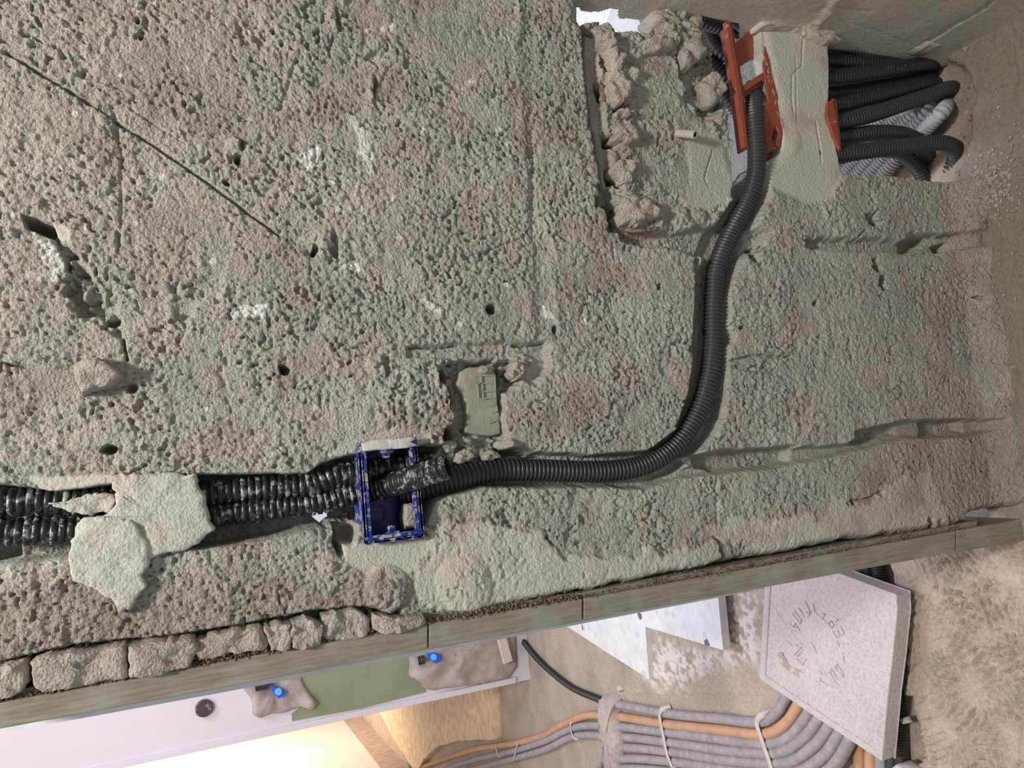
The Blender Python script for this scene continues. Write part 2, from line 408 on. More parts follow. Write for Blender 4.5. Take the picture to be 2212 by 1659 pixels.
# lower right trench
recess([(1478, 985), (1560, 972), (1700, 968), (1830, 960), (1880, 930), (1960, 908), (2150, 905), (2135, 930), (2080, 945), (1960, 945), (1890, 962), (1800, 985), (1680, 1008), (1560, 1022), (1440, 1035), (1500, 1005)], 17, 5, 0.3, 0.15)
recess([(1512, 985), (1560, 980), (1640, 972), (1722, 962), (1722, 1000), (1640, 1012), (1560, 1018), (1520, 1008)], 32, 6, 0.3, 0.8)
recess([(2008, 912), (2095, 908), (2100, 930), (2060, 942), (2010, 940)], 32, 6, 0.3, 0.8)
recess([(1850, 935), (1945, 912), (1955, 935), (1860, 958)], 28, 6, 0.3, 0.8)
# left chase with the two dusty conduits
recess([(-60, 1045), (120, 1062), (190, 1050), (300, 1040), (425, 1028), (520, 1024), (660, 1026), (700, 1000), (790, 975), (960, 960), (950, 1060), (915, 1130), (780, 1130), (730, 1128), (560, 1165), (450, 1180), (160, 1200), (60, 1215), (-60, 1230)], 50, 5, 0.4, 1.0)
recess([(722, 1130), (770, 1125), (765, 1190), (735, 1200), (720, 1170)], 38, 5, 0.3, 0.6)
recess([(-60, 1175), (15, 1180), (20, 1215), (-60, 1235)], 65, 6, 0.3, 0.5)
# middle cavity
recess([(880, 748), (960, 745), (1180, 738), (1190, 755), (1130, 765), (1060, 785), (960, 775), (880, 770)], 7, 4, 0.4, 0.6)
groove([(888, 750), (985, 748)], 3.5, 6, 0.4); groove([(1110, 746), (1178, 742)], 3.5, 8, 0.2)
recess([(948, 800), (975, 782), (1000, 778), (1080, 780), (1100, 772), (1122, 790), (1128, 830), (1092, 845), (1094, 900), (1100, 945), (1085, 985), (1000, 1000), (925, 995), (962, 955), (990, 905), (978, 860)], 24, 4, 0.9, 1.6)
smoothp([(1125, 765), (1185, 745), (1190, 790), (1160, 830), (1130, 820)], -10, 0.3, 0.1, 8)
for c in ((962, 812, 13, 20), (980, 860, 9, 30), (975, 940, 12, 22), (1090, 810, 8, 22), (1085, 980, 30, 12), (1120, 975, 40, 10)):
    bumpy(c[0], c[1], c[2], c[3], -28)
ii, d = region([(930, 940), (1100, 945), (1160, 985), (1050, 1010), (930, 1000)], 1)
H[ii] += sst(6, -8, d) * 12 * np.clip(1 - (worley(mx[ii], mz[ii], 15, 141)[0] / 0.7) ** 2, 0, 1)
# pocket and dark rubble line at the far left
recess([(48, 466), (75, 470), (95, 478), (112, 482), (122, 505), (112, 514), (85, 502), (58, 492)], 45, 3, 0.25, 0.1)
smoothp([(110, 480), (150, 495), (150, 520), (125, 515)], 0, 0.3, 0.1, 4, 0.9)
ii, d = region([(112, 510), (140, 518), (190, 590), (240, 640), (272, 700), (268, 735), (225, 715), (170, 690), (135, 640), (150, 590)], 1.6)
mk = sst(5, -9, d); F1, F2, rr = worley(mx[ii] + 4 * w1[ii], mz[ii], 8, 133); H[ii] += mk * (-9 + 9 * np.clip(1 - (F1 / 0.62) ** 2, 0, 1) * (rr > 0.25) - 10 * (vn(mx[ii], mz[ii], 9, 134) > 0.66))
groove([(268, 735), (272, 765), (275, 778)], 5, 12, 0.3); bumpy(285, 838, 14, 12, -18)
# lump with a cast shadow
smoothp([(60, 800), (160, 795), (175, 850), (80, 870)], -2, 0.5, 0.15, 8)
groove([(15, 785), (55, 792)], 5, 8); 
# drill holes
def bore(cx, cy, r, dep=42):
    d = np.hypot(PX - cx, PY - cy); H[:] = np.where(d < r, np.minimum(H, -dep * sst(r, r - 3, d)), H)
bore(1061, 668, 12)
for c in ((1885, 476, 13, 14), (1908, 608, 12, 16), (1760, 655, 8, 8), (237, 970, 14, 13), (1630, 555, 14, 9), (1420, 620, 6, 9), (1197, 718, 7, 10), (1885, 560, 9, 10), (1895, 575, 14, 9), (590, 70, 6, 6), (512, 345, 7, 10), (490, 395, 10, 8), (300, 42, 6, 6), (305, 75, 7, 7),
          (680, 545, 8, 14), (610, 800, 12, 10), (1640, 535, 18, 6), (1850, 1078, 12, 6), (2100, 640, 8, 5), (1600, 700, 5, 5)):
    bumpy(c[0], c[1], c[2], c[3], -26, 0, 1.2)
for cx, cy, rx, ry, h in ((700, 530, 34, 42, 5), (806, 195, 10, 30, 4), (815, 790, 26, 34, 4), (505, 310, 18, 16, 5), (720, 40, 16, 30, 4)):
    bumpy(cx, cy, rx, ry, h, 0, 1.0); bumpy(cx + rx * .7, cy, rx * .35, ry * .8, -h * 2.4, 0, 1.0)
recess([(735, -60), (1120, -60), (1100, 120), (980, 200), (850, 90), (760, 60)], 1.5, 8, 1.5, 0.55)
# slab edge seams low on the wall
groove([(640, 1195), (700, 1185), (730, 1180)], 2.5, 2.5, 0.4); groove([(330, 1238), (500, 1210), (640, 1192)], 2, 1.2, 0.8)
groove([(1180, 1160), (1195, 1200), (1240, 1215)], 5, 6, 0.6); groove([(1540, 1160), (1560, 1200), (1555, 1225)], 6, 12, 0.4); groove([(1548, 1000), (1545, 1160)], 4, 2, 0.6)
groove([(1845, 1080), (1900, 1066), (1960, 1050)], 4, 6, 0.6); groove([(2020, 1100), (2050, 1120), (2060, 1140)], 4, 6, 0.4)
groove([(1250, 1255), (1260, 1285)], 12, 30, 0.4); groove([(2005, 1120), (2018, 1150)], 7, 25, 0.3)
groove([(1090, 1100), (1100, 1170)], 8, 5, 1.0)
# pale skim coats low down
for poly, lf in (([(1800, 1080), (1860, 1090), (1900, 1065), (1950, 1030), (2010, 1018), (2020, 1070), (2050, 1105), (2040, 1130), (1990, 1130), (1900, 1160), (1820, 1175), (1760, 1190), (1640, 1200), (1600, 1170), (1560, 1180), (1500, 1150), (1580, 1120), (1700, 1120), (1780, 1110)], 2.5),
                 ([(930, 1140), (1010, 1120), (1090, 1140), (1180, 1150), (1200, 1195), (1300, 1215), (1400, 1190), (1500, 1180), (1545, 1165), (1555, 1215), (1440, 1250), (1260, 1280), (1140, 1310), (1000, 1335), (920, 1320), (890, 1250), (930, 1200)], 4)):
    ii, d = region(poly, 1.5); m = sst(5, -5, d + 30 * fbm(mx[ii], mz[ii], 14, 151, 3))
    H[ii] = H[ii] * (1 - m) + (lf + und[ii] + crumb[ii] * 0.45) * m; pale[ii] = np.maximum(pale[ii], 0.62 * m)
smoothp([(735, 1170), (790, 1175), (920, 1162), (935, 1180), (900, 1225), (850, 1250), (790, 1250), (745, 1215)], 0, 0.5, 0.06, 7, 0.75)
smoothp([(700, 985), (770, 940), (900, 915), (930, 950), (900, 975), (770, 985)], 1, 0.6, 0.18, 7, 0.5)
recess([(778, 962), (896, 952), (912, 1160), (790, 1172)], 58, 3, 0.0, 0.2)
smoothp([(40, 1030), (240, 1022), (245, 1045), (165, 1058), (100, 1062)], 0, 0.3, 0.15, 6, 0.9)
# whitish bloom at the lower left
ii, d = region([(-60, 1225), (60, 1215), (135, 1200), (150, 1240), (130, 1290), (60, 1310), (-60, 1320)], 1.4)
m = sst(8, -8, d) * sst(0.35, 0.6, vn(mx[ii], mz[ii], 9, 161) * 0.6 + vn(mx[ii], mz[ii], 30, 162) * 0.5); white[ii] = np.maximum(white[ii], 0.75 * m); H[ii] += m * 2
bumpy(835, 1270, 55, 55, 9, 0, 0.6); bumpy(1000, 1260, 60, 70, 6, 0, 1); bumpy(720, 1225, 30, 20, 3)
# small white splashes
def splash(poly, rag=1.2, v=1.0):
    ii, d = region(poly, rag); m = sst(2.0, -1.5, d - 3 + 7 * fbm(mx[ii], mz[ii], 6, 181, 2)); white[ii] = np.maximum(white[ii], v * m); H[ii] += m * 0.8
splash([(505, 672), (530, 655), (578, 660), (565, 680), (520, 682)]); splash([(748, 572), (775, 566), (772, 588), (752, 586)])
splash([(78, 525), (98, 520), (118, 545), (138, 575), (125, 605), (100, 605), (98, 565)], 0.4); splash([(58, 580), (80, 590), (100, 595), (90, 605), (66, 598)], 0.5)
splash([(645, 350), (690, 320), (685, 355), (655, 365)]); splash([(755, 255), (772, 248), (805, 330), (812, 380), (790, 345)], 1.2, 0.6); splash([(1175, 660), (1195, 685), (1185, 690)]); splash([(905, 648), (955, 670), (950, 678)], 1.2, 0.6)
splash([(1300, 535), (1345, 540), (1340, 560), (1305, 555)], 1.5, 0.5); splash([(1255, 690), (1262, 686), (1264, 695)]); splash([(1530, 1100), (1560, 1095), (1555, 1110)], 1.5, 0.4)
for k in range(46):
    cx, cy = random.uniform(0, 1250), random.uniform(0, 1000); r = random.uniform(2, 5)
    splash([(cx - r, cy), (cx, cy - r), (cx + r * 1.4, cy), (cx, cy + r)], 0.5, 0.7)
# rust stains and brown ends
for poly in ([(1280, 110), (1300, 120), (1312, 240), (1298, 250)], [(1350, 480), (1420, 490), (1415, 510), (1350, 505)], [(1690, 495), (1710, 495), (1705, 520)], [(730, 985), (765, 985), (765, 1010), (735, 1010)], [(940, 860), (985, 860), (1000, 960), (960, 960)]):
    ii, d = region(poly, 1.0); rust[ii] = np.maximum(rust[ii], 0.33 * sst(4, -4, d))
warm += 0.75 * sst(1700, 2150, PX + 0.25 * (PY - 900)) * (0.6 + 1.2 * fbm(mx, mz, 70, 191, 3))
warm += 0.5 * sst(1150, 1330, PY) * sst(900, 300, PX)
warm += 0.45 * sst(0.05, 0.3, fbm(mx, mz, 55, 201, 3)); warm = np.clip(warm, 0, 1)
# softer and flatter close to the floor
k = sst(2060, 2200, PX - 0.15 * (PY - 700)); H[:] = H * (1 - 0.5 * k)

H[:] = H + 24 * sst(0.055, -0.012, GZ) * (0.7 + 0.9 * (fbm(mx, mz, 40, 207, 2) + 0.3))
# openings and the ragged outline
hole = np.zeros(H.shape, dtype=bool); hd = np.full(H.shape, 99.0)
HOLES = [([(1254, -80), (1256, 36), (1318, 34), (1345, 48), (1395, 52), (1418, 60), (1440, 50), (1428, -80)], 0.25),
         ([(1490, -80), (1502, 15), (1530, 45), (1562, 75), (1572, 130), (1568, 175), (1586, 225), (1590, 280), (1600, 335), (1616, 385), (1650, 350), (1690, 322), (1690, 285), (1672, 220), (1655, 160), (1646, 110), (1640, 45), (1620, -80)], 0.3),
         ([(1797, 97), (1805, 72), (1985, 104), (2100, 100), (2300, 120), (2200, 340), (2090, 388), (2035, 386), (1930, 374), (1826, 370), (1812, 300), (1797, 235), (1800, 160)], 0.15),
         ([(686, 1046), (770, 1044), (770, 1075), (726, 1094), (722, 1122), (704, 1136), (686, 1124)], 0.15)]
for P, rag in HOLES:
    ii, d = region(P, rag); hd[ii] = np.minimum(hd[ii], d)
edge = [(-80, 1535), (0, 1520), (280, 1468), (580, 1412), (700, 1390), (800, 1368), (880, 1352), (930, 1345), (1000, 1342), (1100, 1318), (1240, 1288), (1262, 1290), (1420, 1252), (1500, 1242), (1555, 1228),
        (1700, 1200), (1850, 1172), (1990, 1158), (2020, 1160), (2085, 1140), (2092, 1122), (2125, 1108), (2190, 1098), (2300, 1060)]
EP = np.array(edge)
ey = np.interp(PX, EP[:, 0], EP[:, 1]); de = ey - (PY + 0.45 * jy)
ey2 = np.interp(PX, [-80, 0, 66, 140, 280, 425, 580, 700, 800, 860, 900], [1440, 1434, 1418, 1403, 1386, 1370, 1343, 1320, 1316, 1330, 1400])
kk = sst(-4, 5, PY + 0.4 * jy - ey2) * sst(900, 860, PX); H[:] = H * (1 - kk) + kk * (-24 + crumb)
H[:] = H - 9 * sst(14, 0, ey2 - PY - 0.4 * jy) ** 2 * (1 - kk) * sst(900, 860, PX)
H[:] = H - 16 * sst(26, 0, de) ** 2 * (1 - kk)
hd = np.minimum(hd, de)
hole = hd < 0
k = sst(7, 0.5, hd); H[:] = H * (1 - k) + k * (-46 + crumb)
k2 = sst(30, 7, hd) * (1 - sst(1600, 1800, PX) * sst(700, 300, PY)); H[:] = H - 5 * k2
YW = -(H) / 1000.0
V = np.stack([GX, YW, GZ], -1).reshape(-1, 3)
nz, nx = GX.shape
idx = np.arange(nz * nx).reshape(nz, nx)
a = idx[:-1, :-1]; b = idx[:-1, 1:]; c = idx[1:, 1:]; d = idx[1:, :-1]
keep = ~(hole[:-1, :-1] & hole[:-1, 1:] & hole[1:, 1:] & hole[1:, :-1])
Q = np.stack([a[keep], b[keep], c[keep], d[keep]], -1)
used = np.zeros(nz * nx, dtype=bool); used[Q.ravel()] = True
remap = np.cumsum(used) - 1
wall = np_mesh('wall_front', V[used], remap[Q], WALL)
tag(wall, 'rough grey crumbling rendered wall with chases and broken openings', None, None, 'structure')
def attr(o, name, R, G, B, used=None):
    at = o.data.color_attributes.new(name, 'FLOAT_COLOR', 'POINT')
    A = np.stack([R, G, B, np.ones_like(R)], -1).reshape(-1, 4)
    if used is not None: A = A[used]
    at.data.foreach_set('color', np.clip(A, 0, 1).astype(np.float32).ravel())
attr(wall, 'masks', pale, dark, white, used); attr(wall, 'tone', rust, warm, warm * 0, used)

# ================================================================ STRUCTURE: floor of both rooms
ys = np.concatenate([np.arange(-0.62, 0.28, 0.0025), np.arange(0.28, 0.95, 0.005), np.arange(0.95, 3.4, 0.010), np.arange(3.4, 8.0, 0.12)])
xs = np.concatenate([np.arange(-3.2, -1.25, 0.05), np.arange(-1.25, -0.72, 0.0065), np.arange(-0.72, -0.15, 0.0028), np.arange(-0.15, 0.62, 0.006), np.arange(0.62, 1.9, 0.03)])
FX, FY = np.meshgrid(xs, ys)
fpx, fpy = proj(np.stack([FX, FY, np.zeros_like(FX)], -1))
bad = ((np.stack([FX, FY, np.zeros_like(FX)], -1) - CAM) @ R_)[..., 2] > -0.1
fpx = np.where(bad, -9999, fpx); fpy = np.where(bad, -9999, fpy)
fx, fy = FX * 1000 + 4000, FY * 1000 + 4000
FH = fbm(fx, fy, 130, 301, 3) * 9 + fbm(fx, fy, 22, 311, 3) * 3.2 + 1.4 * fbm(fx, fy, 7, 321, 2)
F1, F2, r3 = worley(fx + 8 * fbm(fx, fy, 12, 5), fy, 11, 331)
FH += np.clip(1 - (F1 / 0.5) ** 2, 0, 1) * (r3 > 0.72) * 2.2
# boot treads pressed into the dust
rs = random.Random(3)
def fgroove(p, q, w, dep):
    global FH
    x0, x1 = min(p[0], q[0]) - 0.02, max(p[0], q[0]) + 0.02; y0, y1 = min(p[1], q[1]) - 0.02, max(p[1], q[1]) + 0.02
    i0, i1 = np.searchsorted(ys, [y0, y1]); j0, j1 = np.searchsorted(xs, [x0, x1])
    if i1 <= i0 or j1 <= j0: return
    dd = seg_d(FX[i0:i1, j0:j1], FY[i0:i1, j0:j1], [p, q]) * 1000
    FH[i0:i1, j0:j1] += -dep * sst(w, w * 0.2, dd) + dep * 0.5 * sst(w * 0.8, w * 1.2, dd) * sst(w * 2.1, w * 1.2, dd)
for k in range(80):
    px, py = rs.uniform(1985, 2240), rs.uniform(1170, 1690)
    c0 = fp(px, py); a0 = rs.uniform(0, math.pi); L = rs.uniform(0.012, 0.028); n = rs.choice([1, 2, 3, 4, 5])
    for j in range(n):
        ox, oy = -math.sin(a0) * j * 0.0115, math.cos(a0) * j * 0.0115
        dx, dy = math.cos(a0) * L, math.sin(a0) * L
        fgroove((c0[0] + ox - dx, c0[1] + oy - dy), (c0[0] + ox + dx, c0[1] + oy + dy), rs.uniform(3.2, 4.6), rs.uniform(2.8, 4.6))
for k in range(120):
    px, py = rs.uniform(1960, 2260), rs.uniform(1150, 1690)
    c0 = fp(px, py); a0 = rs.gauss(2.5, 0.5); L = rs.uniform(0.01, 0.03)
    fgroove((c0[0] - math.cos(a0) * L, c0[1] - math.sin(a0) * L), (c0[0] + math.cos(a0) * L, c0[1] + math.sin(a0) * L), rs.uniform(3.2, 4.8), rs.uniform(2.4, 4.2))
for q in range(4):
    px0, py0 = [(2020, 1300), (2080, 1360), (2090, 1470), (2010, 1600)][q]; c0 = fp(px0, py0); a0 = [2.6, 2.5, 0.4, 1.57][q]
    for j in range(7):
        ox, oy = -math.sin(a0) * j * 0.011, math.cos(a0) * j * 0.011
        fgroove((c0[0] + ox, c0[1] + oy), (c0[0] + ox + math.cos(a0) * 0.05, c0[1] + oy + math.sin(a0) * 0.05), 4.2, 3.6)
def fregion(poly, rag=12):
    x = fpx + rag * fbm(fx, fy, 25, 401, 3); y = fpy + rag * fbm(fx, fy, 25, 411, 3)
    return poly_sd(x, y, poly)
# the shallow trench where the conduits run under the slab, and the pit beside it
TR = [fp(1990, 1720)[1], fp(1990, 1100)[1]]
m = sst(6, -6, fregion([(1840, 1180), (1905, 1180), (1940, 1290), (1960, 1400), (1946, 1500), (1968, 1510), (1972, 1560), (1996, 1630), (1975, 1655), (1965, 1800), (1800, 1800), (1800, 1640), (1760, 1560), (1700, 1480), (1700, 1300)], 16))
FH = FH * (1 - m) - 34 * m + FH * 0.6 * m
m2 = sst(6, -6, fregion([(1815, 120), (2030, 128), (2080, 150), (2104, 210), (2085, 330), (2045, 420), (2000, 800), (1950, 1180), (1840, 1180), (1800, 500)], 12)); FH = FH * (1 - m2) - 26 * m2 + FH * m2 * 0.6
white_f = 0.95 * sst(25, -30, fregion([(1400, 1370), (1480, 1400), (1560, 1400), (1570, 1280), (1650, 1260), (1645, 1440), (1560, 1430), (1480, 1490), (1405, 1480)], 60)) * sst(0.35, 0.6, vn(fx, fy, 9, 421) * 0.7 + vn(fx, fy, 30, 431) * 0.35)
FH += 6 * white_f * vn(fx, fy, 8, 441)
ii = (fpx > 1350) & (fpx < 1660) & (fpy > 1230) & (fpy < 1500)
FH += ii * 3.5 * np.clip(1 - (worley(fx, fy, 13, 451)[0] / 0.6) ** 2, 0, 1)
grey = 0.95 * sst(0.14, -0.03, FY) * sst(1300, 700, fpy) + 0.25 * sst(0.0, 0.3, fbm(fx, fy, 160, 461, 3)); grey = np.clip(grey, 0, 0.95)
fpale = 0.0 * FX
V = np.stack([FX, FY, FH / 1000.0], -1).reshape(-1, 3)
n0, n1 = FX.shape; idx = np.arange(n0 * n1).reshape(n0, n1)
Q = np.stack([idx[:-1, :-1], idx[:-1, 1:], idx[1:, 1:], idx[1:, :-1]], -1).reshape(-1, 4)
floor = np_mesh('floor', V, Q, FLOORM)
tag(floor, 'dusty grey and tan screed floor marked with boot treads', None, None, 'structure')
attr(floor, 'masks', fpale, fpale, white_f * 0.7); attr(floor, 'tone', fpale, grey * 1.0, fpale)

# ---------------------------------------------------------------- smooth wall at the side
yb = 0.10
gy = np.concatenate([np.arange(-1.35, -0.42, 0.01), np.arange(-0.42, yb, 0.0028)]); gz2 = np.concatenate([np.arange(-0.02, 0.75, 0.003), np.arange(0.75, ZT + 0.25, 0.01)])
SY, SZ = np.meshgrid(gy, gz2)
sx_, sy_ = proj(np.stack([np.full_like(SY, XCOR), SY, SZ], -1))
sm, sn = SY * 1000 + 3000, SZ * 1000 + 800
SH = fbm(sm, sn, 120, 501, 3) * 5 + fbm(sm, sn, 12, 511, 2) * 0.5
def sgroove(p, w, dep):
    global SH
    SH = SH - dep * sst(w, w * 0.3, seg_d(sx_ + 8 * fbm(sm, sn, 20, 521), sy_ + 8 * fbm(sm, sn, 20, 531), p))
sgroove([(2000, 95), (2060, 55), (2130, 15), (2170, -20)], 5, 5); sgroove([(1830, 45), (1990, 105)], 2.5, 1.0); sgroove([(1780, 18), (1880, 25)], 3, 1.5)
lump = sst(14, 2, seg_d(sx_, sy_, [(1700, 75), (1760, 62), (1795, 20), (1815, -10)])); SH += 5 * lump * (0.4 + vn(sm, sn, 8, 541))
SH += 6 * sst(22, 4, seg_d(sx_, sy_, [(1655, 55), (1800, 85)])) * (0.3 + vn(sm, sn, 10, 551))
ragY = np.where(SZ < wp(2000, 100)[2] + 0.0, 0, 0)
V = np.stack([XCOR - SH / 1000.0, SY, SZ], -1).reshape(-1, 3)
n0, n1 = SY.shape; idx = np.arange(n0 * n1).reshape(n0, n1)
Q = np.stack([idx[:-1, :-1], idx[:-1, 1:], idx[1:, 1:], idx[1:, :-1]], -1)
cy = (sx_[:-1, :-1] > 1790) & (SY[:-1, :-1] > 0.0)
bound = (sx_[:-1, :-1] < 1450) & (SY[:-1, :-1] > 0.02 + 0.02 * vn(sm[:-1, :-1], sn[:-1, :-1], 20, 3))
opn = (sx_[:-1, :-1] > 1425) & (sx_[:-1, :-1] < 1600) & (SY[:-1, :-1] > 0.005)
Q = Q[~bound & ~opn].reshape(-1, 4)
wr = np_mesh('wall_right', V, Q, SMOOTHW)
tag(wr, 'smooth grey troweled plaster wall at the corner', None, None, 'structure')

# ---------------------------------------------------------------- generic lumps built on an outline
def resample(P, n):
    P = np.array(P, float); Pc = np.vstack([P, P[:1]])
    L = np.r_[0, np.cumsum(np.linalg.norm(np.diff(Pc, axis=0), axis=1))]
    t = np.linspace(0, L[-1], n, endpoint=False)
    return np.stack([np.interp(t, L, Pc[:, k]) for k in range(P.shape[1])], -1)
def lumpmesh(name, poly, base, height, mat, parent=None, plane='wall', thick=0.03, n=72, rough=0.002, rag=4, prof=None, seed=1, centre=None):
    P = resample(poly, n)
    t = np.arange(n)
    P = P + rag * np.stack([fbm(P[:, 0] + 500, P[:, 1] + 500, 14, seed, 3), fbm(P[:, 0] + 900, P[:, 1], 14, seed + 3, 3)], -1) * 2
    c = P.mean(0) if centre is None else np.array(centre)
    prof = prof or [(1.0, -1), (1.0, 0.0), (0.985, 0.35), (0.95, 0.62), (0.88, 0.82), (0.76, 0.93), (0.6, 1.0), (0.42, 1.0), (0.22, 0.98)]
    V = []
    for s, h in prof:
        for k in range(n):
            x, y = c + (P[k] - c) * s
            if plane == 'wall':
                q = wp(x, y, 0.0)
                hn = rough * (float(fbm(np.array(q[0] * 1000 + 3000), np.array(q[2] * 1000 + 3000), 14, seed + 7, 3)) * 4) if h > 0.3 else 0
                yy = base + thick if h < 0 else base - height * h - hn
                V.append((q[0], yy, q[2]))
            else:
                q = fp(x, y, base)
                hn = rough * (float(fbm(np.array(q[0] * 1000 + 3000), np.array(q[1] * 1000 + 3000), 14, seed + 7, 3)) * 4) if h > 0.3 else 0
                V.append((q[0], q[1], base - thick if h < 0 else base + height * h + hn))
    m = len(prof)
    q = wp(*c, 0.0) if plane == 'wall' else fp(*c, base)
    V.append((q[0], base - height, q[2]) if plane == 'wall' else (q[0], q[1], base + height))
    Fc = []
    for r in range(m - 1):
        for k in range(n):
            a, b = r * n + k, r * n + (k + 1) % n
            Fc.append((a, b, b + n, a + n))
    for k in range(n): Fc.append(((m - 1) * n + k, (m - 1) * n + (k + 1) % n, m * n))
    Fc.append(tuple(range(n))[::-1])
    return mesh(name, V, Fc, mat, parent)

# row of mortar stones above the timber
stones = [[(-50, 1445), (0, 1437), (62, 1422), (68, 1470), (40, 1496), (-50, 1520)],
          [(72, 1425), (110, 1408), (200, 1400), (275, 1388), (282, 1455), (170, 1480), (95, 1492), (74, 1470)],
          [(277, 1392), (330, 1380), (420, 1372), (432, 1395), (410, 1435), (350, 1450), (284, 1458)],
          [(425, 1376), (500, 1358), (560, 1348), (580, 1372), (578, 1400), (500, 1408), (430, 1425), (420, 1405)],
          [(566, 1350), (600, 1340), (625, 1340), (628, 1395), (600, 1402), (584, 1398)],
          [(622, 1345), (660, 1330), (696, 1345), (692, 1385), (650, 1398), (628, 1396)],
          [(696, 1328), (760, 1312), (795, 1330), (796, 1360), (770, 1380), (710, 1382), (694, 1370)],
          [(798, 1320), (850, 1330), (910, 1322), (918, 1345), (880, 1355), (820, 1366), (800, 1356)]]
for i, P in enumerate(stones):
    lumpmesh('stone', P, -0.002, 0.010 + 0.003 * (i % 3), CHUNK, wall, thick=0.05, n=80, rough=0.004, rag=5, seed=20 + i,
             prof=[(1.0, -1), (1.01, 0.0), (1.0, 0.5), (0.975, 0.8), (0.93, 0.95), (0.8, 1.0), (0.65, 1.05), (0.45, 1.0), (0.22, 1.0)])
# pale plaster smeared across the chase
soft = [(1.0, -1), (1.0, 0.0), (0.99, 0.6), (0.97, 0.85), (0.93, 0.95), (0.85, 1.0), (0.74, 1.0), (0.6, 1.02), (0.45, 1.0), (0.3, 1.0), (0.15, 1.0)]
o = lumpmesh('plaster_patch', [(225, 1024), (300, 1020), (400, 1024), (425, 1018), (430, 1050), (446, 1080), (450, 1110), (463, 1140), (440, 1165), (405, 1188), (340, 1200), (300, 1220), (220, 1180), (160, 1170), (158, 1140), (180, 1120), (225, 1110), (250, 1090), (252, 1062)],
             0.004, 0.012, PLASTER, wall, thick=0.02, n=150, rough=0.0012, rag=7, prof=soft, seed=61, centre=(330, 1115))
tag(o, 'pale smooth plaster patch over the chase')
o = lumpmesh('plaster_patch', [(250, 1112), (290, 1122), (320, 1160), (328, 1210), (310, 1240), (320, 1262), (296, 1290), (286, 1315), (262, 1320), (246, 1292), (200, 1268), (160, 1250), (150, 1205), (158, 1165), (195, 1125)],
             -0.004, 0.0075, PLASTER, wall, thick=0.02, n=130, rough=0.001, rag=6, prof=soft, seed=71)
tag(o, 'rounded lower lobe of pale plaster')
o = lumpmesh('plaster_patch', [(105, 1090), (160, 1075), (235, 1062), (252, 1085), (240, 1108), (200, 1112), (160, 1106)], 0.0, 0.006, PLASTER, wall, thick=0.02, n=90, rough=0.002, rag=9, prof=soft, seed=77)
blk = [(1.0, -1), (1.0, 0.0), (0.97, 0.5), (0.92, 0.85), (0.84, 1.0), (0.6, 1.04), (0.35, 1.0), (0.15, 1.0)]
lumpmesh('mortar_lump', [(155, 792), (178, 778), (215, 775), (248, 795), (272, 815), (240, 838), (180, 854), (165, 828)], 0.004, 0.020, CHUNK, wall, thick=0.02, n=90, rough=0.003, rag=2.5, seed=62, prof=blk)
for i, (cx, cy, rx, ry, h) in enumerate(((1352, 292, 26, 24, 0.012), (1372, 458, 44, 30, 0.014), (1338, 196, 26, 34, 0.012), (1330, 120, 20, 34, 0.010), (1350, 370, 24, 26, 0.010), (1312, 90, 14, 20, 0.012), (1345, 245, 18, 14, 0.008), (1420, 95, 34, 22, 0.012), (1495, 110, 26, 34, 0.008), (1545, 190, 26, 34, 0.006),
                                         (835, 1275, 46, 46, 0.012), (1000, 1280, 40, 40, 0.010), (1118, 800, 15, 22, 0.012), (1135, 775, 20, 14, 0.006), (1008, 985, 26, 14, -0.004), (1062, 985, 22, 12, -0.004), (975, 965, 18, 14, -0.006))):
    P = [(cx + rx * math.cos(t) * (1 + 0.2 * math.sin(3 * t + i)), cy + ry * math.sin(t) * (1 + 0.2 * math.cos(2 * t + i))) for t in np.linspace(0, 2 * math.pi, 14, endpoint=False)]
    lumpmesh('mortar_lump', P, 0.010 if h < 0.012 else 0.008, max(0.004, h + 0.004), CHUNK, wall, thick=0.02, n=60, rough=0.005, rag=6, seed=63 + i)
# lump of mortar stuck in the corner of the plastered wall
o = lumpmesh('mortar_lump', [(1972, 92), (1990, 82), (2012, 85), (2018, 100), (2005, 115), (1980, 114), (1970, 105)], -0.01, 0.015, SMOOTHW, wall, thick=0.02, n=50, rough=0.002, rag=3, seed=81)
o = lumpmesh('rubble_edge', [(1425, -40), (1500, -40), (1522, 30), (1530, 60), (1560, 110), (1500, 120), (1440, 100), (1425, 50)], 0.02, 0.012, CHUNK, wall, thick=0.03, n=110, rough=0.008, rag=14, seed=85)
o = lumpmesh('plaster_ridge', [(1640, 48), (1700, 50), (1800, 78), (1812, 92), (1780, 98), (1735, 82), (1690, 66), (1642, 62)], -0.004, 0.008, SMOOTHW, wall, thick=0.02, n=90, rough=0.003, rag=6, seed=87)

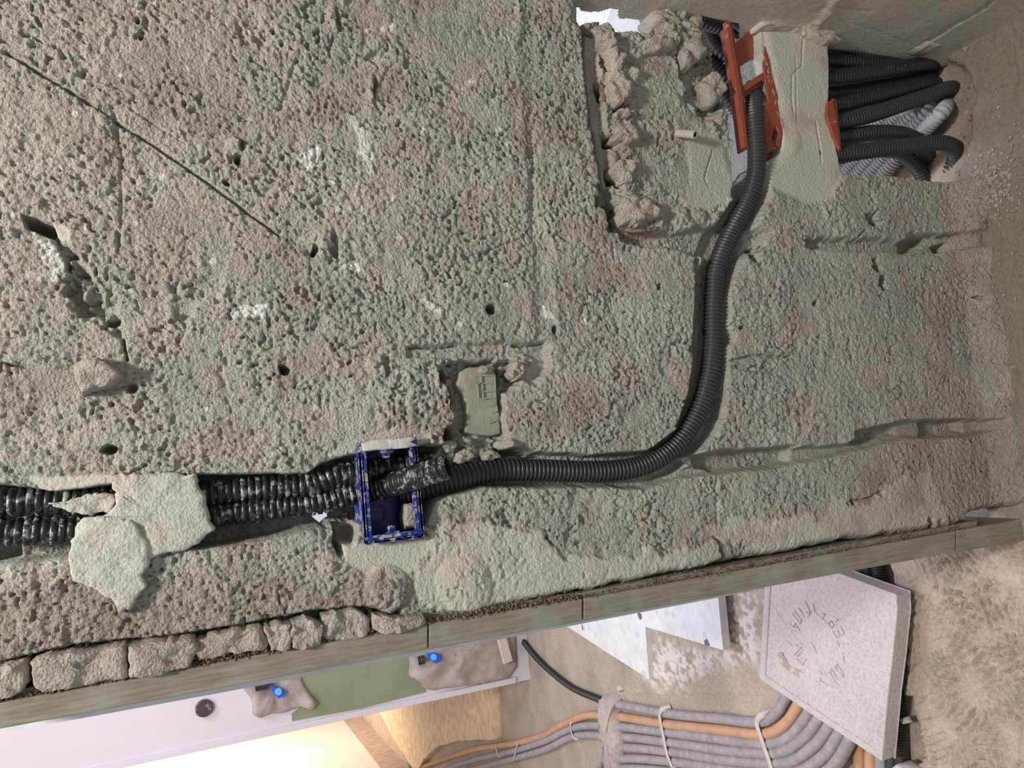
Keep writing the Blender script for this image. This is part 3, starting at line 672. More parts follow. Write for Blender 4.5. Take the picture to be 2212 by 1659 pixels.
# embossed cast left of an old box in the middle cavity
cast = lumpmesh('mortar_cast', [(1000, 800), (1020, 790), (1065, 788), (1078, 805), (1082, 860), (1088, 900), (1090, 938), (1050, 940), (1012, 934), (1014, 880), (1006, 850), (990, 830)], 0.016, 0.006, CAST, wall, thick=0.02, n=90, rough=0.0006, rag=2, prof=soft, seed=91)
tag(cast, 'greenish cast of an old box with raised marks')
mb = MB()
def bar(mb, p, q, w, y0, h):
    A = np.array(wp(*p, y0)); B = np.array(wp(*q, y0)); dr = B - A; dr /= np.linalg.norm(dr) + 1e-9
    s = np.cross(dr, (0, 1, 0)) * w / 2
    mb.prism([A - s, A + s, B + s, B - s], [v - np.array((0, h, 0)) for v in (A - s, A + s, B + s, B - s)])
Y0 = 0.0102
for p, q in (((1026, 812), (1066, 812)), ((1040, 828), (1066, 828)), ((1028, 828), (1037, 828)), ((1040, 846), (1068, 845)), ((1041, 828), (1041, 846)), ((1042, 847), (1043, 860)), ((1043, 860), (1068, 860)), ((1068, 812), (1069, 860)), ((1038, 812), (1039, 827)),
             ((1030, 828), (1033, 862)), ((1033, 862), (1048, 862)), ((1048, 877), (1070, 877)), ((1060, 892), (1074, 890)), ((1071, 877), (1074, 898)), ((1062, 912), (1072, 908)), ((1072, 908), (1074, 916)), ((1054, 914), (1061, 911))):
    bar(mb, p, q, 0.0013, Y0, 0.0022)
mb.build('raised_marks', CAST, cast)
mb = MB(); n = 20; cpt = wp(1040, 800, 0.012)
ring = [np.array((cpt[0] + 0.0045 * math.cos(t), 0.012, cpt[2] + 0.0045 * math.sin(t))) for t in np.linspace(0, 2 * math.pi, n, endpoint=False)]
mb.prism(ring, [r + np.array((0, -0.009, 0)) for r in ring]); mb.build('peg', CAST, cast, 0.0006)

# ================================================================ door trim
def trimline(x): return 1575 - 0.1853 * x
trim = empty('trim_1', (wp(1100, 1371)[0], 0, 0)); trim['kind'] = 'structure'; tag(trim, 'weathered grey timber edging of the doorway')
segs = [(-70, 924), (926.5, 1258), (1261, 2064), (2066, 2300)]
def tw(x): return np.interp(x, [0, 925, 1260, 1800, 2212], [56, 56, 48, 46, 45])
for i, (x0, x1) in enumerate(segs):
    P = [(x, trimline(x) - tw(x)) for x in np.linspace(x0, x1, 8)] + [(x, trimline(x) + (2 if i == 3 else 0)) for x in np.linspace(x1, x0, 8)]
    o = wall_prism(P, -0.010 + 0.0006 * i, 0.085).build('board', WOOD, trim, 0.0012)
P = [(x, trimline(x) - tw(x) - (22 if x < 1000 else 14)) for x in np.linspace(-70, 2110, 14)] + [(x, trimline(x) - tw(x) + 3) for x in np.linspace(2110, -70, 14)]
o = wall_prism(P, 0.000, 0.08).build('timber_ledge', WOOD, trim)
P = [(x, trimline(x) - 2) for x in np.linspace(-70, 1650, 14)] + [(x, trimline(x) + np.interp(x, [0, 500, 1100, 1650], [9, 10, 6, 3])) for x in np.linspace(1650, -70, 14)]
o = wall_prism(P, 0.05, 0.085).build('lit_edge_strip', WHITEE, trim)  # white strip paints the light from behind on the timber's far edge
tag(o, 'thin white strip standing in for the backlit timber edge')
# brown dirt crumbs lying along the timber
mb = MB(); rs = random.Random(5)
oc = [(1, 0, 0), (-1, 0, 0), (0, 1, 0), (0, -1, 0), (0, 0, 1), (0, 0, -1)]
of = [(0, 2, 4), (2, 1, 4), (1, 3, 4), (3, 0, 4), (2, 0, 5), (1, 2, 5), (3, 1, 5), (0, 3, 5)]
for k in range(5200):
    x = rs.uniform(-20, 2080) if k % 3 == 0 else rs.uniform(100, 1250)
    y = trimline(x) - tw(x) - abs(rs.gauss(0, 8)) + 2
    c = wp(x, y, -0.003 - abs(rs.gauss(0, 0.003))); r = rs.uniform(0.0005, 0.0017)
    mb.add([c + np.array([a * r * rs.uniform(.6, 1.5) for a in v]) for v in oc], of)
o = mb.build('dirt_crumbs', DIRT, trim); o['kind'] = 'stuff'

# ================================================================ corrugated conduits
def spline(P, ds):
    P = np.array(P, float); n = len(P)
    Q = np.vstack([2 * P[0] - P[1], P, 2 * P[-1] - P[-2]]); out = []
    for i in range(n - 1):
        p0, p1, p2, p3 = Q[i:i + 4]
        for t in np.linspace(0, 1, 24, endpoint=False):
            out.append(0.5 * ((2 * p1) + (-p0 + p2) * t + (2 * p0 - 5 * p1 + 4 * p2 - p3) * t * t + (-p0 + 3 * p1 - 3 * p2 + p3) * t ** 3))
    out.append(P[-1]); out = np.array(out)
    L = np.r_[0, np.cumsum(np.linalg.norm(np.diff(out, axis=0), axis=1))]
    t = np.arange(0, L[-1], ds)
    return np.stack([np.interp(t, L, out[:, k]) for k in range(3)], -1)
def tube(P, R, pitch=0.0044, seg=20, prof=((0.0, 1.0), (0.46, 1.0), (0.54, 0.79), (0.93, 0.79)), open_end=False, squash=1.0):
    C = spline(P, pitch / 8)
    L = (len(C) - 1) * pitch / 8
    nr = int(L / pitch); ts = []; rad = []
    for k in range(nr):
        for a, r in prof: ts.append((k + a) * pitch); rad.append(r * R)
    ts = np.array(ts); rad = np.array(rad); base = np.arange(len(C)) * pitch / 8
    ctr = np.stack([np.interp(ts, base, C[:, k]) for k in range(3)], -1)
    T = np.gradient(ctr, axis=0); T /= np.linalg.norm(T, axis=1)[:, None] + 1e-12
    up = np.array([0.0, 0.0, 1.0]) if abs(T[0][2]) < 0.9 else np.array([0.0, 1.0, 0.0])
    N = np.zeros_like(T); v = np.cross(up, T[0]); N[0] = v / np.linalg.norm(v)
    for i in range(1, len(T)):
        v = N[i - 1] - T[i] * np.dot(N[i - 1], T[i]); N[i] = v / np.linalg.norm(v)
    B = np.cross(T, N)
    an = np.linspace(0, 2 * math.pi, seg, endpoint=False)
    if open_end:
        k = len(ts) - 1; m = min(30, k)
        idx = list(range(k + 1)) + list(range(k, k - m, -1)); rad = np.r_[rad[:k + 1], np.full(m, R * 0.80)]
        ctr, N, B = ctr[idx], N[idx], B[idx]
    V = ctr[:, None, :] + rad[:, None, None] * (np.cos(an)[None, :, None] * N[:, None, :] + np.sin(an)[None, :, None] * B[:, None, :])
    n = len(ctr); idx = np.arange(n * seg).reshape(n, seg); r = np.roll(idx, -1, axis=1)
    Q = np.stack([idx[:-1], r[:-1], r[1:], idx[1:]], -1).reshape(-1, 4)
    return V.reshape(-1, 3), Q
def conduit(name, pts, mat, label, group=None, R=0.0125, pitch=0.0044, seg=20, cat='conduit', **k):
    P = []
    for p in pts:
        if len(p) == 4: P.append(fp(p[0], p[1], p[2]))                    # (x, y, z, 'f'): at a height above the floor
        else: P.append(wp(*p))
    V, Q = tube(P, R, pitch, seg, **k)
    o = np_mesh(name, V, Q, mat)
    if k.get('open_end'):
        o.data.materials.append(INNER); mi = np.zeros(len(Q), dtype=np.int32); mi[-30 * seg:] = 1
        o.data.polygons.foreach_set('material_index', mi)
    return tag(o, label, cat, group)

conduit('corrugated_conduit', [(1612, 120, 0.10), (1622, 165, 0.07), (1627, 200, 0.030), (1629, 250, 0.008), (1634, 320, 0.002), (1632, 380, 0.004), (1612, 440, 0.012), (1575, 510, 0.014), (1548, 580, 0.012), (1541, 660, 0.010), (1540, 740, 0.010), (1532, 810, 0.010), (1512, 880, 0.010), (1475, 945, 0.010), (1430, 985, 0.010), (1370, 1010, 0.010), (1280, 1018, 0.010), (1150, 1015, 0.010), (1060, 1018, 0.010), (985, 1032, 0.012), (920, 1052, 0.018), (855, 1068, 0.024)],
        BLACKC, 'long clean black corrugated conduit curving from the red box down to the blue box', 'conduits in the wall chases', R=0.0125, pitch=0.0052, seg=26)
conduit('corrugated_conduit', [(-60, 1088, 0.018), (60, 1084, 0.018), (180, 1082, 0.02), (300, 1080, 0.03), (440, 1068, 0.022), (560, 1057, 0.02), (660, 1050, 0.018), (720, 1030, 0.018), (790, 1020, 0.022), (860, 1008, 0.024), (930, 1000, 0.026), (946, 998, 0.026)],
        BLACKD, 'upper of the two plaster-splashed black conduits entering the blue box', 'conduits in the wall chases', R=0.0132, pitch=0.0070, seg=26, prof=((0, 1.0), (0.60, 1.0), (0.67, 0.82), (0.93, 0.82)))
conduit('corrugated_conduit', [(-60, 1152, 0.018), (60, 1148, 0.018), (180, 1145, 0.022), (320, 1140, 0.03), (460, 1112, 0.022), (560, 1100, 0.02), (680, 1086, 0.020), (740, 1072, 0.022), (790, 1062, 0.022), (830, 1052, 0.012), (880, 1036, -0.012), (930, 1020, -0.030), (972, 1007, -0.042)],
        BLACKD, 'lower black conduit whose cut open end sticks out of the blue box', 'conduits in the wall chases', R=0.0127, pitch=0.0066, seg=26, prof=((0, 1.0), (0.60, 1.0), (0.67, 0.83), (0.93, 0.83)), open_end=True)
conduit('corrugated_conduit', [(1440, -60, 0.012), (1500, -20, 0.012), (1540, 5, 0.012), (1580, 30, 0.014), (1612, 55, 0.03), (1650, 80, 0.06)], BLACKC, 'black conduit crossing above the red box at the plaster corner', 'conduits in the wall chases', R=0.0125, seg=24)
# behind the red box
for i, (pts, lab) in enumerate((
    ([(1470, 25, 0.07), (1530, 50, 0.06), (1600, 68, 0.06), (1660, 85, 0.07)], 'grey-lit conduit just behind the top of the red rail'),
    ([(1525, 60, 0.09), (1555, 110, 0.075), (1600, 135, 0.07), (1660, 150, 0.07), (1720, 160, 0.08)], 'black conduit crossing behind the red rail above the strut'),
    ([(1530, 130, 0.09), (1575, 170, 0.08), (1620, 185, 0.09), (1680, 210, 0.1)], 'third conduit down behind the red rail'),
    ([(1560, 195, 0.09), (1590, 235, 0.085), (1620, 280, 0.09), (1640, 330, 0.11)], 'grey-lit conduit low behind the red rail'),
    ([(1630, 190, 0.06), (1660, 195, 0.06), (1700, 205, 0.06)], 'dark conduit beside the clean black one inside the red box'))):
    conduit('corrugated_conduit', pts, BLACKC, lab, 'conduits behind the red box', R=0.0115, seg=18, pitch=0.0058)
# bundle coming out of the lower opening, bending down and back
B9 = [([(1700, 60, .075), (1800, 82, .075), (1860, 95, .07), (1930, 118, .07), (1990, 125, .075), (2040, 130, .10)], BLACKC, 'topmost dark conduit under the plaster wall corner'),
      ([(1700, 85, .035), (1800, 98, .035), (1850, 112, .035), (1910, 124, .038), (1980, 120, .05), (2030, 120, .08)], BLACK, 'second conduit from the plaster corner, partly hidden'),
      ([(1700, 128, .035), (1800, 133, .035), (1880, 137, .035), (1950, 130, .04), (2000, 118, .06), (2030, 125, .10)], BLACK, 'mortar-flecked conduit third from the plaster corner'),
      ([(1700, 175, .022), (1800, 168, .022), (1880, 157, .022), (1960, 145, .022), (2010, 138, .030), (2026, 145, .055), (2020, 175, .10)], BLACK, 'speckled conduit with a mortar smear, fourth from the plaster corner'),
      ([(1700, 215, .05), (1800, 203, .05), (1860, 195, .05), (1960, 175, .05), (2035, 164, .055), (2056, 176, .062), (2058, 205, .085), (2045, 240, .11)], BLACKC, 'fifth conduit from the plaster corner, smooth dark bend'),
      ([(1700, 240, .024), (1800, 230, .024), (1870, 214, .024), (1950, 194, .026), (2010, 182, .040), (2040, 190, .075), (2030, 220, .11)], BLACK, 'sixth conduit from the plaster corner'),
      ([(1700, 270, .018), (1810, 263, .018), (1880, 248, .018), (1950, 225, .018), (2010, 205, .018), (2052, 191, .018), (2076, 203, .030), (2072, 236, .052), (2052, 268, .078), (2010, 305, .10)], BLACKC, 'long conduit reaching nearest the floor before it bends back'),
      ([(1700, 298, .03), (1820, 296, .03), (1880, 288, .03), (1930, 288, .034), (1975, 300, .05), (2005, 335, .075), (2020, 378, .09), (2020, 440, .11)], BLACKC, 'conduit bending down behind the lowest one'),
      ([(1700, 340, .015), (1820, 332, .015), (1900, 322, .015), (1960, 315, .015), (2018, 309, .015), (2052, 313, .018), (2064, 335, .032), (2052, 368, .052), (2034, 400, .075), (2020, 440, .09)], BLACKC, 'lowest conduit of the bundle, hooked at its end'),
      ([(1700, 372, .07), (1850, 330, .06), (1930, 325, .065), (1965, 345, .08), (1995, 385, .09), (2000, 440, .1)], BLACKC, 'dark conduit curving down between the two lowest ones')]
for pts, mat, lab in B9:
    conduit('corrugated_conduit', pts, mat, lab, 'bundle in the lower opening', R=0.0122, seg=20, pitch=0.0062)

# conduits running on the floor behind the wall and under the slab
cols = [BLACKC, BLACKC, GREYC, ORANGEC, ORANGEC]
labs = ['black floor conduit nearest the pit beside the slab', 'second black floor conduit under the slab from the pit', 'grey floor conduit under the slab', 'orange conduit below the slab corner, the one nearer the pit', 'orange conduit below the slab corner, farther from the pit']
pxs = [1946, 1925, 1903, 1880, 1856]
for i in range(5):
    x = pxs[i]
    a = fp(x + 4, 1760, -0.018); b = fp(x - 2, 1560, -0.018)
    P = [a, b] + [np.array([fp(x, yy, -0.018)[0], b[1] - 0.01 * (b[0] - fp(x, yy, -0.018)[0]), -0.016]) for yy in (1400, 1200, 1000, 800, 600)]
    e = P[-1]; P += [e + np.array([0.12, 0.0, 0.0]), e + np.array([0.22, -0.05, 0.0]), e + np.array([0.3, -0.14 , 0.005])]
    V, Q = tube(P, 0.0125, 0.0048, 16)
    tag(np_mesh('corrugated_conduit', V, Q, cols[i]), labs[i], 'conduit', 'floor conduits under the slab')
# pale-lit diagonals on the floor seen through the lower opening
for i in range(8):
    sx, sy = 2036 - 30 * i, 240 + 2 * i
    pts = ([(2042 - 25 * i, 206 + 5 * i, 0.05), (2044 - 27 * i, 222 + 4 * i, 0.068)] if i < 4 else []) + [(sx, sy, 0.012, 'f'), (sx - 60, sy + 62, 0.012, 'f'), (sx - 120, sy + 128, 0.012, 'f'), (sx - 190, sy + 210, 0.012, 'f')]
    conduit('corrugated_conduit', pts, ORANGEC if i == 6 else GREYC, 'floor conduit behind the wall, number counted from the floor edge'.replace('number counted from the floor edge', ['nearest the floor edge', 'second from the floor edge', 'third from the floor edge', 'fourth from the floor edge', 'fifth from the floor edge', 'sixth from the floor edge', 'orange one among the grey', 'farthest from the floor edge'][i]), 'pale-lit floor conduits behind the wall', R=0.0125, seg=16, pitch=0.0058)

# far bundle strapped to the back-room floor
FB = [([(1300, 1515), (1345, 1523), (1440, 1541), (1560, 1553), (1635, 1560), (1672, 1545), (1695, 1512), (1715, 1470), (1730, 1420)], GREYC, 'first grey conduit of the strapped bundle, beside the terrazzo'),
      ([(1300, 1545), (1345, 1549), (1440, 1564), (1560, 1577), (1650, 1586), (1695, 1565), (1722, 1530), (1745, 1480), (1760, 1430)], ORANGEC, 'orange conduit of the strapped bundle'),
      ([(1300, 1568), (1345, 1570), (1450, 1583), (1560, 1597), (1655, 1607), (1705, 1592), (1740, 1552), (1765, 1500), (1780, 1440)], GREYC, 'grey conduit next below the orange one'),
      ([(1300, 1592), (1350, 1592), (1450, 1604), (1580, 1622), (1680, 1626), (1732, 1598), (1765, 1560), (1790, 1510), (1800, 1450)], GREYC, 'grey conduit second below the orange one'),
      ([(1320, 1625), (1350, 1615), (1450, 1624), (1580, 1643), (1695, 1648), (1755, 1615), (1788, 1575), (1810, 1530), (1820, 1470)], GREYC, 'grey conduit third below the orange one'),
      ([(1320, 1655), (1350, 1639), (1450, 1645), (1590, 1665), (1705, 1672), (1772, 1640), (1808, 1595), (1828, 1550)], GREYC, 'grey conduit fourth below the orange one'),
      ([(1320, 1672), (1350, 1660), (1450, 1667), (1590, 1688), (1720, 1696), (1790, 1665), (1828, 1615), (1845, 1570)], GREYC, 'outermost grey conduit of the strapped bundle')]
for pts, mat, lab in FB:
    conduit('corrugated_conduit', [(x, y, 0.013, 'f') for x, y in pts], mat, lab, 'strapped bundle on the back room floor', R=0.0122, seg=16, pitch=0.0056)
FL = [([(1090, 1320), (1122, 1372), (1145, 1405), (1180, 1442), (1235, 1485), (1310, 1517)], BLACK, 'single black conduit curving away across the back room floor', 0.011),
      ([(1312, 1546), (1265, 1546), (1215, 1566), (1170, 1590), (1110, 1606), (1030, 1618), (960, 1640), (900, 1662)], ORANGEC, 'orange conduit running from the mortar mound toward the bright room', 0.012),
      ([(1312, 1568), (1260, 1568), (1220, 1580), (1180, 1600), (1110, 1622), (1030, 1640), (960, 1662)], GREYC, 'grey conduit beside the orange one past the mortar mound', 0.012),
      ([(1312, 1590), (1260, 1588), (1225, 1596), (1180, 1618), (1120, 1636), (1060, 1652), (1000, 1668)], GREYC, 'outer grey conduit past the mortar mound', 0.012),
      ([(1345, 1600), (1320, 1620), (1300, 1640), (1290, 1680)], GREYC, 'short grey conduit leaving the mound toward the frame edge', 0.011)]
for pts, mat, lab, R in FL:
    conduit('corrugated_conduit', [(x, y, 0.013, 'f') for x, y in pts], mat, lab, 'conduits beyond the mortar mound', R=R, seg=14, pitch=0.005)
def strap(pts, w, label, z=0.0275):
    P = [fp(x, y, z) for x, y in pts]; P = spline(P, 0.006); mb = MB()
    V = []; Fc = []
    for i, p in enumerate(P):
        t = P[min(i + 1, len(P) - 1)] - P[max(i - 1, 0)]; t /= np.linalg.norm(t); s = np.cross(t, (0, 0, 1)) * w / 2
        dz = 0.0 if 1 < i < len(P) - 2 else -0.022
        for q in (p - s, p + s): V.append(q + (0, 0, dz)); V.append(q + (0, 0, dz - 0.0015))
    for i in range(len(P) - 1):
        a = i * 4; b = a + 4
        Fc += [(a, a + 2, b + 2, b), (a + 1, b + 1, b + 3, a + 3), (a, b, b + 1, a + 1), (a + 2, a + 3, b + 3, b + 2)]
    n = len(P) * 4 - 4; Fc += [(0, 1, 3, 2), (n, n + 2, n + 3, n + 1)]
    o = mesh('fixing_strap', V, Fc, STRAP); tag(o, label, 'strap', 'straps over the floor conduits')
strap([(1432, 1528), (1424, 1545), (1432, 1590), (1440, 1630), (1455, 1668)], 0.014, 'metal strap over the bundle nearer the mortar mound')
strap([(1650, 1540), (1634, 1560), (1645, 1600), (1662, 1650), (1672, 1690)], 0.014, 'metal strap over the bundle nearer the square slab')
strap([(1233, 1555), (1232, 1570), (1236, 1590), (1248, 1600)], 0.009, 'thin strap over three conduits past the mortar mound')
strap([(1070, 1603), (1072, 1620), (1080, 1640)], 0.009, 'thin tie farthest away, beside the tan screed')
strap([(1120, 1600), (1112, 1630), (1108, 1650)], 0.008, 'thin tie between the tan screed and the mound')

# ================================================================ slabs, tiles and mounds in the back room
ZS = 0.052
slab = empty('stone_slab', tuple(fp(1800, 1420, 0.012)), 'square pale cast slab with pressed letters leaning over the floor trench', 'slab')
top = [(1652, 1255), (1700, 1215), (1745, 1212), (1800, 1234), (1936, 1284), (1938, 1320), (1928, 1420), (1918, 1500), (1905, 1645), (1780, 1562), (1640, 1466), (1646, 1360)]
inner = [(1662, 1262), (1704, 1226), (1742, 1223), (1790, 1242), (1914, 1292), (1914, 1320), (1903, 1420), (1893, 1500), (1884, 1618), (1776, 1547), (1650, 1461), (1656, 1362)]
mb = MB()
A = [fp(x, y, ZS) for x, y in top]; I = [fp(x, y, ZS) for x, y in inner]; n = len(A)
A2 = [np.array((a[0], a[1], 0.021)) for a in A]; rim = [v + np.array((0, 0, 0.0)) for v in I]
I2 = [v - np.array((0, 0, 0.0035)) for v in [i + (c - i) * 0.02 for i, c in zip(I, [np.mean(I, 0)] * n)]]
Vs = A + A2 + I + I2
Fs = [tuple(range(n, 2 * n))[::-1], tuple(range(3 * n, 4 * n))]
for i in range(n):
    j = (i + 1) % n
    Fs += [(i, j, n + j, n + i), (i, 2 * n + i, 2 * n + j, j), (2 * n + i, 3 * n + i, 3 * n + j, 2 * n + j)]
body = mesh('slab_body', Vs, Fs, SLABM, slab, smooth=False)
bv = body.modifiers.new('bevel', 'BEVEL'); bv.width = 0.002; bv.segments = 2
def stroke(pts, w=0.0024, h=0.0026, name='letter_stroke', mat=SLABM):
    m = MB()
    for (x0, y0), (x1, y1) in zip(pts[:-1], pts[1:]):
        p = fp(x0, y0, ZS - 0.0038); q = fp(x1, y1, ZS - 0.0038); t = q - p; L = np.linalg.norm(t)
        if L < 1e-6: continue
        t /= L; s = np.cross(t, (0, 0, 1)) * w / 2; p = p - t * w * 0.3; q = q + t * w * 0.3
        lo = [p - s, p + s, q + s, q - s]; hi = [v * 1.0 + np.array((0, 0, h)) for v in (p - s * .5, p + s * .5, q + s * .5, q - s * .5)]
        m.prism(lo, hi)
    return m
Z = lambda *p: [(1660 + x / 7.9, 1290 + y / 7.9) for x, y in p]
LET = [[Z((1185, 745), (1215, 830)), Z((1205, 795), (1370, 800))], [Z((1110, 580), (1165, 680), (1300, 615), (1240, 500)), Z((1190, 570), (1220, 640))],
       [Z((1030, 450), (1090, 520), (1125, 465), (1070, 400)), Z((1030, 450), (1070, 400)), Z((1120, 340), (1190, 380), (1150, 420))], [Z((900, 340), (1000, 430)), Z((910, 270), (970, 290), (930, 360))],
       [Z((770, 120), (800, 250), (850, 290))], [Z((640, 70), (715, 240), (710, 310), (655, 250))], [Z((530, 190), (620, 340))], [Z((450, 230), (570, 390), (550, 450), (420, 280))],
       [Z((370, 460), (430, 500), (470, 450), (530, 560)), Z((430, 500), (500, 530))], [Z((470, 1060), (505, 1055), (580, 1150), (650, 1060))], [Z((450, 980), (560, 860), (600, 905)), Z((460, 970), (515, 1000), (560, 930))],
       [Z((1215, 1510), (1150, 1440), (1060, 1280), (1080, 1225), (1110, 1260), (1180, 1400))], [Z((1180, 1250), (1145, 1180), (1180, 1150), (1290, 1310), (1280, 1360), (1230, 1300))],
       [Z((880, 1250), (915, 1310)), Z((890, 1380), (900, 1430), (950, 1450), (1020, 1500))], [Z((740, 780), (790, 850), (820, 950))], [Z((1285, 1010), (1295, 1100))], [Z((345, 760), (400, 810)), Z((470, 800), (500, 830))]]
for L in LET:
    m = MB()
    for s in L:
        q = stroke(s); m.add(q.V, q.F)
    m.build('letter', SLABM, slab)
q = stroke([(1655, 1285), (1700, 1352), (1760, 1425), (1845, 1530)], 0.0018, 0.0010); q.build('pressed_line', SLABM, slab)
sc = lumpmesh('worn_scrape', [(1677, 1410), (1688, 1408), (1700, 1432), (1722, 1448), (1742, 1450), (1738, 1462), (1716, 1460), (1690, 1438)], ZS - 0.0042, 0.0012, plain('brown_scrape', (0.46, 0.36, 0.28), grain=0.002), slab, plane='floor', thick=0.001, n=60, rough=0.0008, rag=5, seed=95)

def terr(poly, z0, z1, label):
    o = floor_prism(poly, z0, z1).build('terrazzo_tile', TERR, None, 0.001)
    return tag(o, label, 'tile', 'broken terrazzo tiles')
terr([(1222, 1352), (1300, 1250), (1420, 1220), (1394, 1356), (1402, 1468)], 0.0, 0.022, 'pointed terrazzo tile piece lying lower, beside the bare floor')
terr([(1386, 1352), (1394, 1240), (1540, 1210), (1551, 1290), (1562, 1405)], 0.024, 0.046, 'white terrazzo tile with dark chips lying on top of another piece')
m = lumpmesh('mortar_mound', [(1312, 1500), (1330, 1494), (1345, 1508), (1346, 1560), (1356, 1600), (1350, 1690), (1322, 1690), (1318, 1600), (1308, 1560), (1304, 1520)], 0.0, 0.040, MOUND, None, plane='floor', thick=0.01, n=90, rough=0.004, rag=6, seed=101, centre=(1332, 1590),
             prof=[(1.0, -1), (1.0, 0.0), (0.96, 0.4), (0.86, 0.75), (0.7, 0.92), (0.5, 1.0), (0.3, 1.0), (0.15, 1.0)])
tag(m, 'strip of mortar thrown across the floor conduits', 'mortar')
m = lumpmesh('stone_block', [(1940, 1662), (1962, 1643), (1990, 1662), (2000, 1720), (1940, 1720)], 0.0, 0.03, SLABM, None, plane='floor', thick=0.01, n=40, rough=0.001, rag=1, seed=111, prof=[(1, -1), (1, 0), (1, 1), (0.95, 1.02), (0.5, 1.02)])
tag(m, 'pale broken block at the pit beside the slab corner', 'stone')
m = lumpmesh('stone_chip', [(1946, 1552), (1962, 1547), (1972, 1560), (1955, 1564)], -0.006, 0.008, SLABM, None, plane='floor', thick=0.004, n=24, rough=0.0005, rag=0.5, seed=112)
tag(m, 'small pale chip lodged over the dark pit', 'stone')
m = lumpmesh('stone_chip', [(1336, 1484), (1346, 1478), (1353, 1488), (1342, 1494)], 0.0, 0.014, SLABM, None, plane='floor', thick=0.004, n=24, rough=0.0005, rag=0.5, seed=113)
tag(m, 'small pale chip beside the top of the mortar mound', 'stone')
m = lumpmesh('tan_panel', [(806, 1500), (1060, 1440), (1079, 1478), (1085, 1596), (1050, 1594), (1000, 1598), (953, 1612), (925, 1640), (915, 1662), (903, 1660), (862, 1600)], 0.0, 0.035, TAN, None, plane='floor', thick=0.01, n=160, rough=0.002, rag=1.2, seed=121, centre=(980, 1530),
             prof=[(1, -1), (1, 0), (1, 0.95), (0.97, 1.0), (0.85, 1.0), (0.7, 1.0), (0.5, 1.0), (0.3, 1.0)])
tag(m, 'sunlit tan screed panel lying beyond the white wall', 'panel')
conduit('corrugated_conduit', [(872, 1612, 0.02, 'f'), (880, 1640, 0.02, 'f'), (895, 1690, 0.02, 'f')], GREYC, 'short grey stub at the foot of the bright far wall', R=0.012, seg=12)

# rubble where wall meets floor
mb = MB(); rs = random.Random(9)
for k in range(420):
    if k % 3: px, py = rs.gauss(2140, 28), rs.gauss(400, 35)
    else: px, py = rs.uniform(2060, 2212), rs.uniform(100, 1100)
    c = fp(px, py, 0.002); r = rs.uniform(0.0012, 0.0032) * (1.6 if rs.random() < 0.06 else 1)
    mb.add([c + np.array([a * r * rs.uniform(.6, 1.4) for a in v]) for v in oc], of)
o = mb.build('rubble', CHUNK); tag(o, 'scattered mortar crumbs where the wall meets the floor', 'rubble', None, 'stuff')

# ================================================================ walls of the back rooms
YF = 2.02
def edge_y(x): return 1714 - 0.2155 * x
ex0 = wp(700, edge_y(700), YF)[0]
w2_ = empty('wall_back', (ex0, YF, 0)); w2_['kind'] = 'structure'; tag(w2_, 'white painted wall beyond the doorway')
mb = MB()
def box(mb, x0, x1, y0, y1, z0, z1):
    mb.prism([(x0, y0, z0), (x1, y0, z0), (x1, y0, z1), (x0, y0, z1)], [(x0, y1, z0), (x1, y1, z0), (x1, y1, z1), (x0, y1, z1)])
box(mb, ex0, ex0 + 1.15, YF, YF + 0.12, -0.02, 2.6); mb.build('wall_panel', WHITEW, w2_)
def onf(name, poly, d, mat, **k):
    P = [wp(x, y, YF) for x, y in poly]; m = MB()
    m.prism([p - np.array((0, d, 0)) for p in P], [p + np.array((0, 0.02, 0)) for p in P])
    return m.build(name, mat, w2_, **k)
o = onf('green_board', [(560, 1440), (900, 1370), (905, 1430), (885, 1460), (913, 1482), (920, 1494), (780, 1530), (631, 1557), (630, 1542), (645, 1530)], 0.004, GREEN); tag(o, 'exposed green board')
o = onf('corner_strip', [(-60, edge_y(-60) - 13), (600, edge_y(600) - 13), (1113, edge_y(1113) - 13), (1113, edge_y(1113)), (600, edge_y(600)), (-60, edge_y(-60))], 0.010, WHITEW, bevel=0.002)
def yl(name, poly, base, height, seed):
    P = resample(poly, 70); P = P + 6 * np.stack([fbm(P[:, 0] + 500, P[:, 1] + 500, 14, seed, 3), fbm(P[:, 0] + 900, P[:, 1], 14, seed + 3, 3)], -1)
    c = P.mean(0); V = []
    prof = [(1, -1), (1, 0.4), (0.93, 0.9), (0.8, 1.0), (0.62, 1.0), (0.42, 1.0), (0.2, 1.0)]
    for s, h in prof:
        for k in range(70):
            q = wp(*(c + (P[k] - c) * s), YF); hn = 0.05 * float(fbm(np.array(q[0] * 1000 + 5000), np.array(q[2] * 1000 + 3000), 60, seed + 7, 3)) if 0.1 < s < 0.95 else 0
            V.append((q[0], YF + 0.02 if h < 0 else YF - height * h - hn, q[2]))
    Fc = [(r * 70 + k, r * 70 + (k + 1) % 70, (r + 1) * 70 + (k + 1) % 70, (r + 1) * 70 + k) for r in range(len(prof) - 1) for k in range(70)]
    Fc.append(tuple(range((len(prof) - 1) * 70, len(prof) * 70)))
    return mesh(name, V, Fc, GYPS, w2_)
yl('gypsum_patch', [(500, 1460), (640, 1430), (650, 1460), (659, 1485), (684, 1517), (678, 1532), (650, 1526), (620, 1535), (585, 1540), (560, 1551), (545, 1543), (543, 1517), (527, 1484)], 0, 0.02, 131)
yl('gypsum_patch', [(880, 1380), (1100, 1330), (1114, 1380), (1116, 1440), (1098, 1462), (1030, 1478), (979, 1482), (940, 1490), (916, 1488), (900, 1468), (884, 1460)], 0, 0.022, 141)
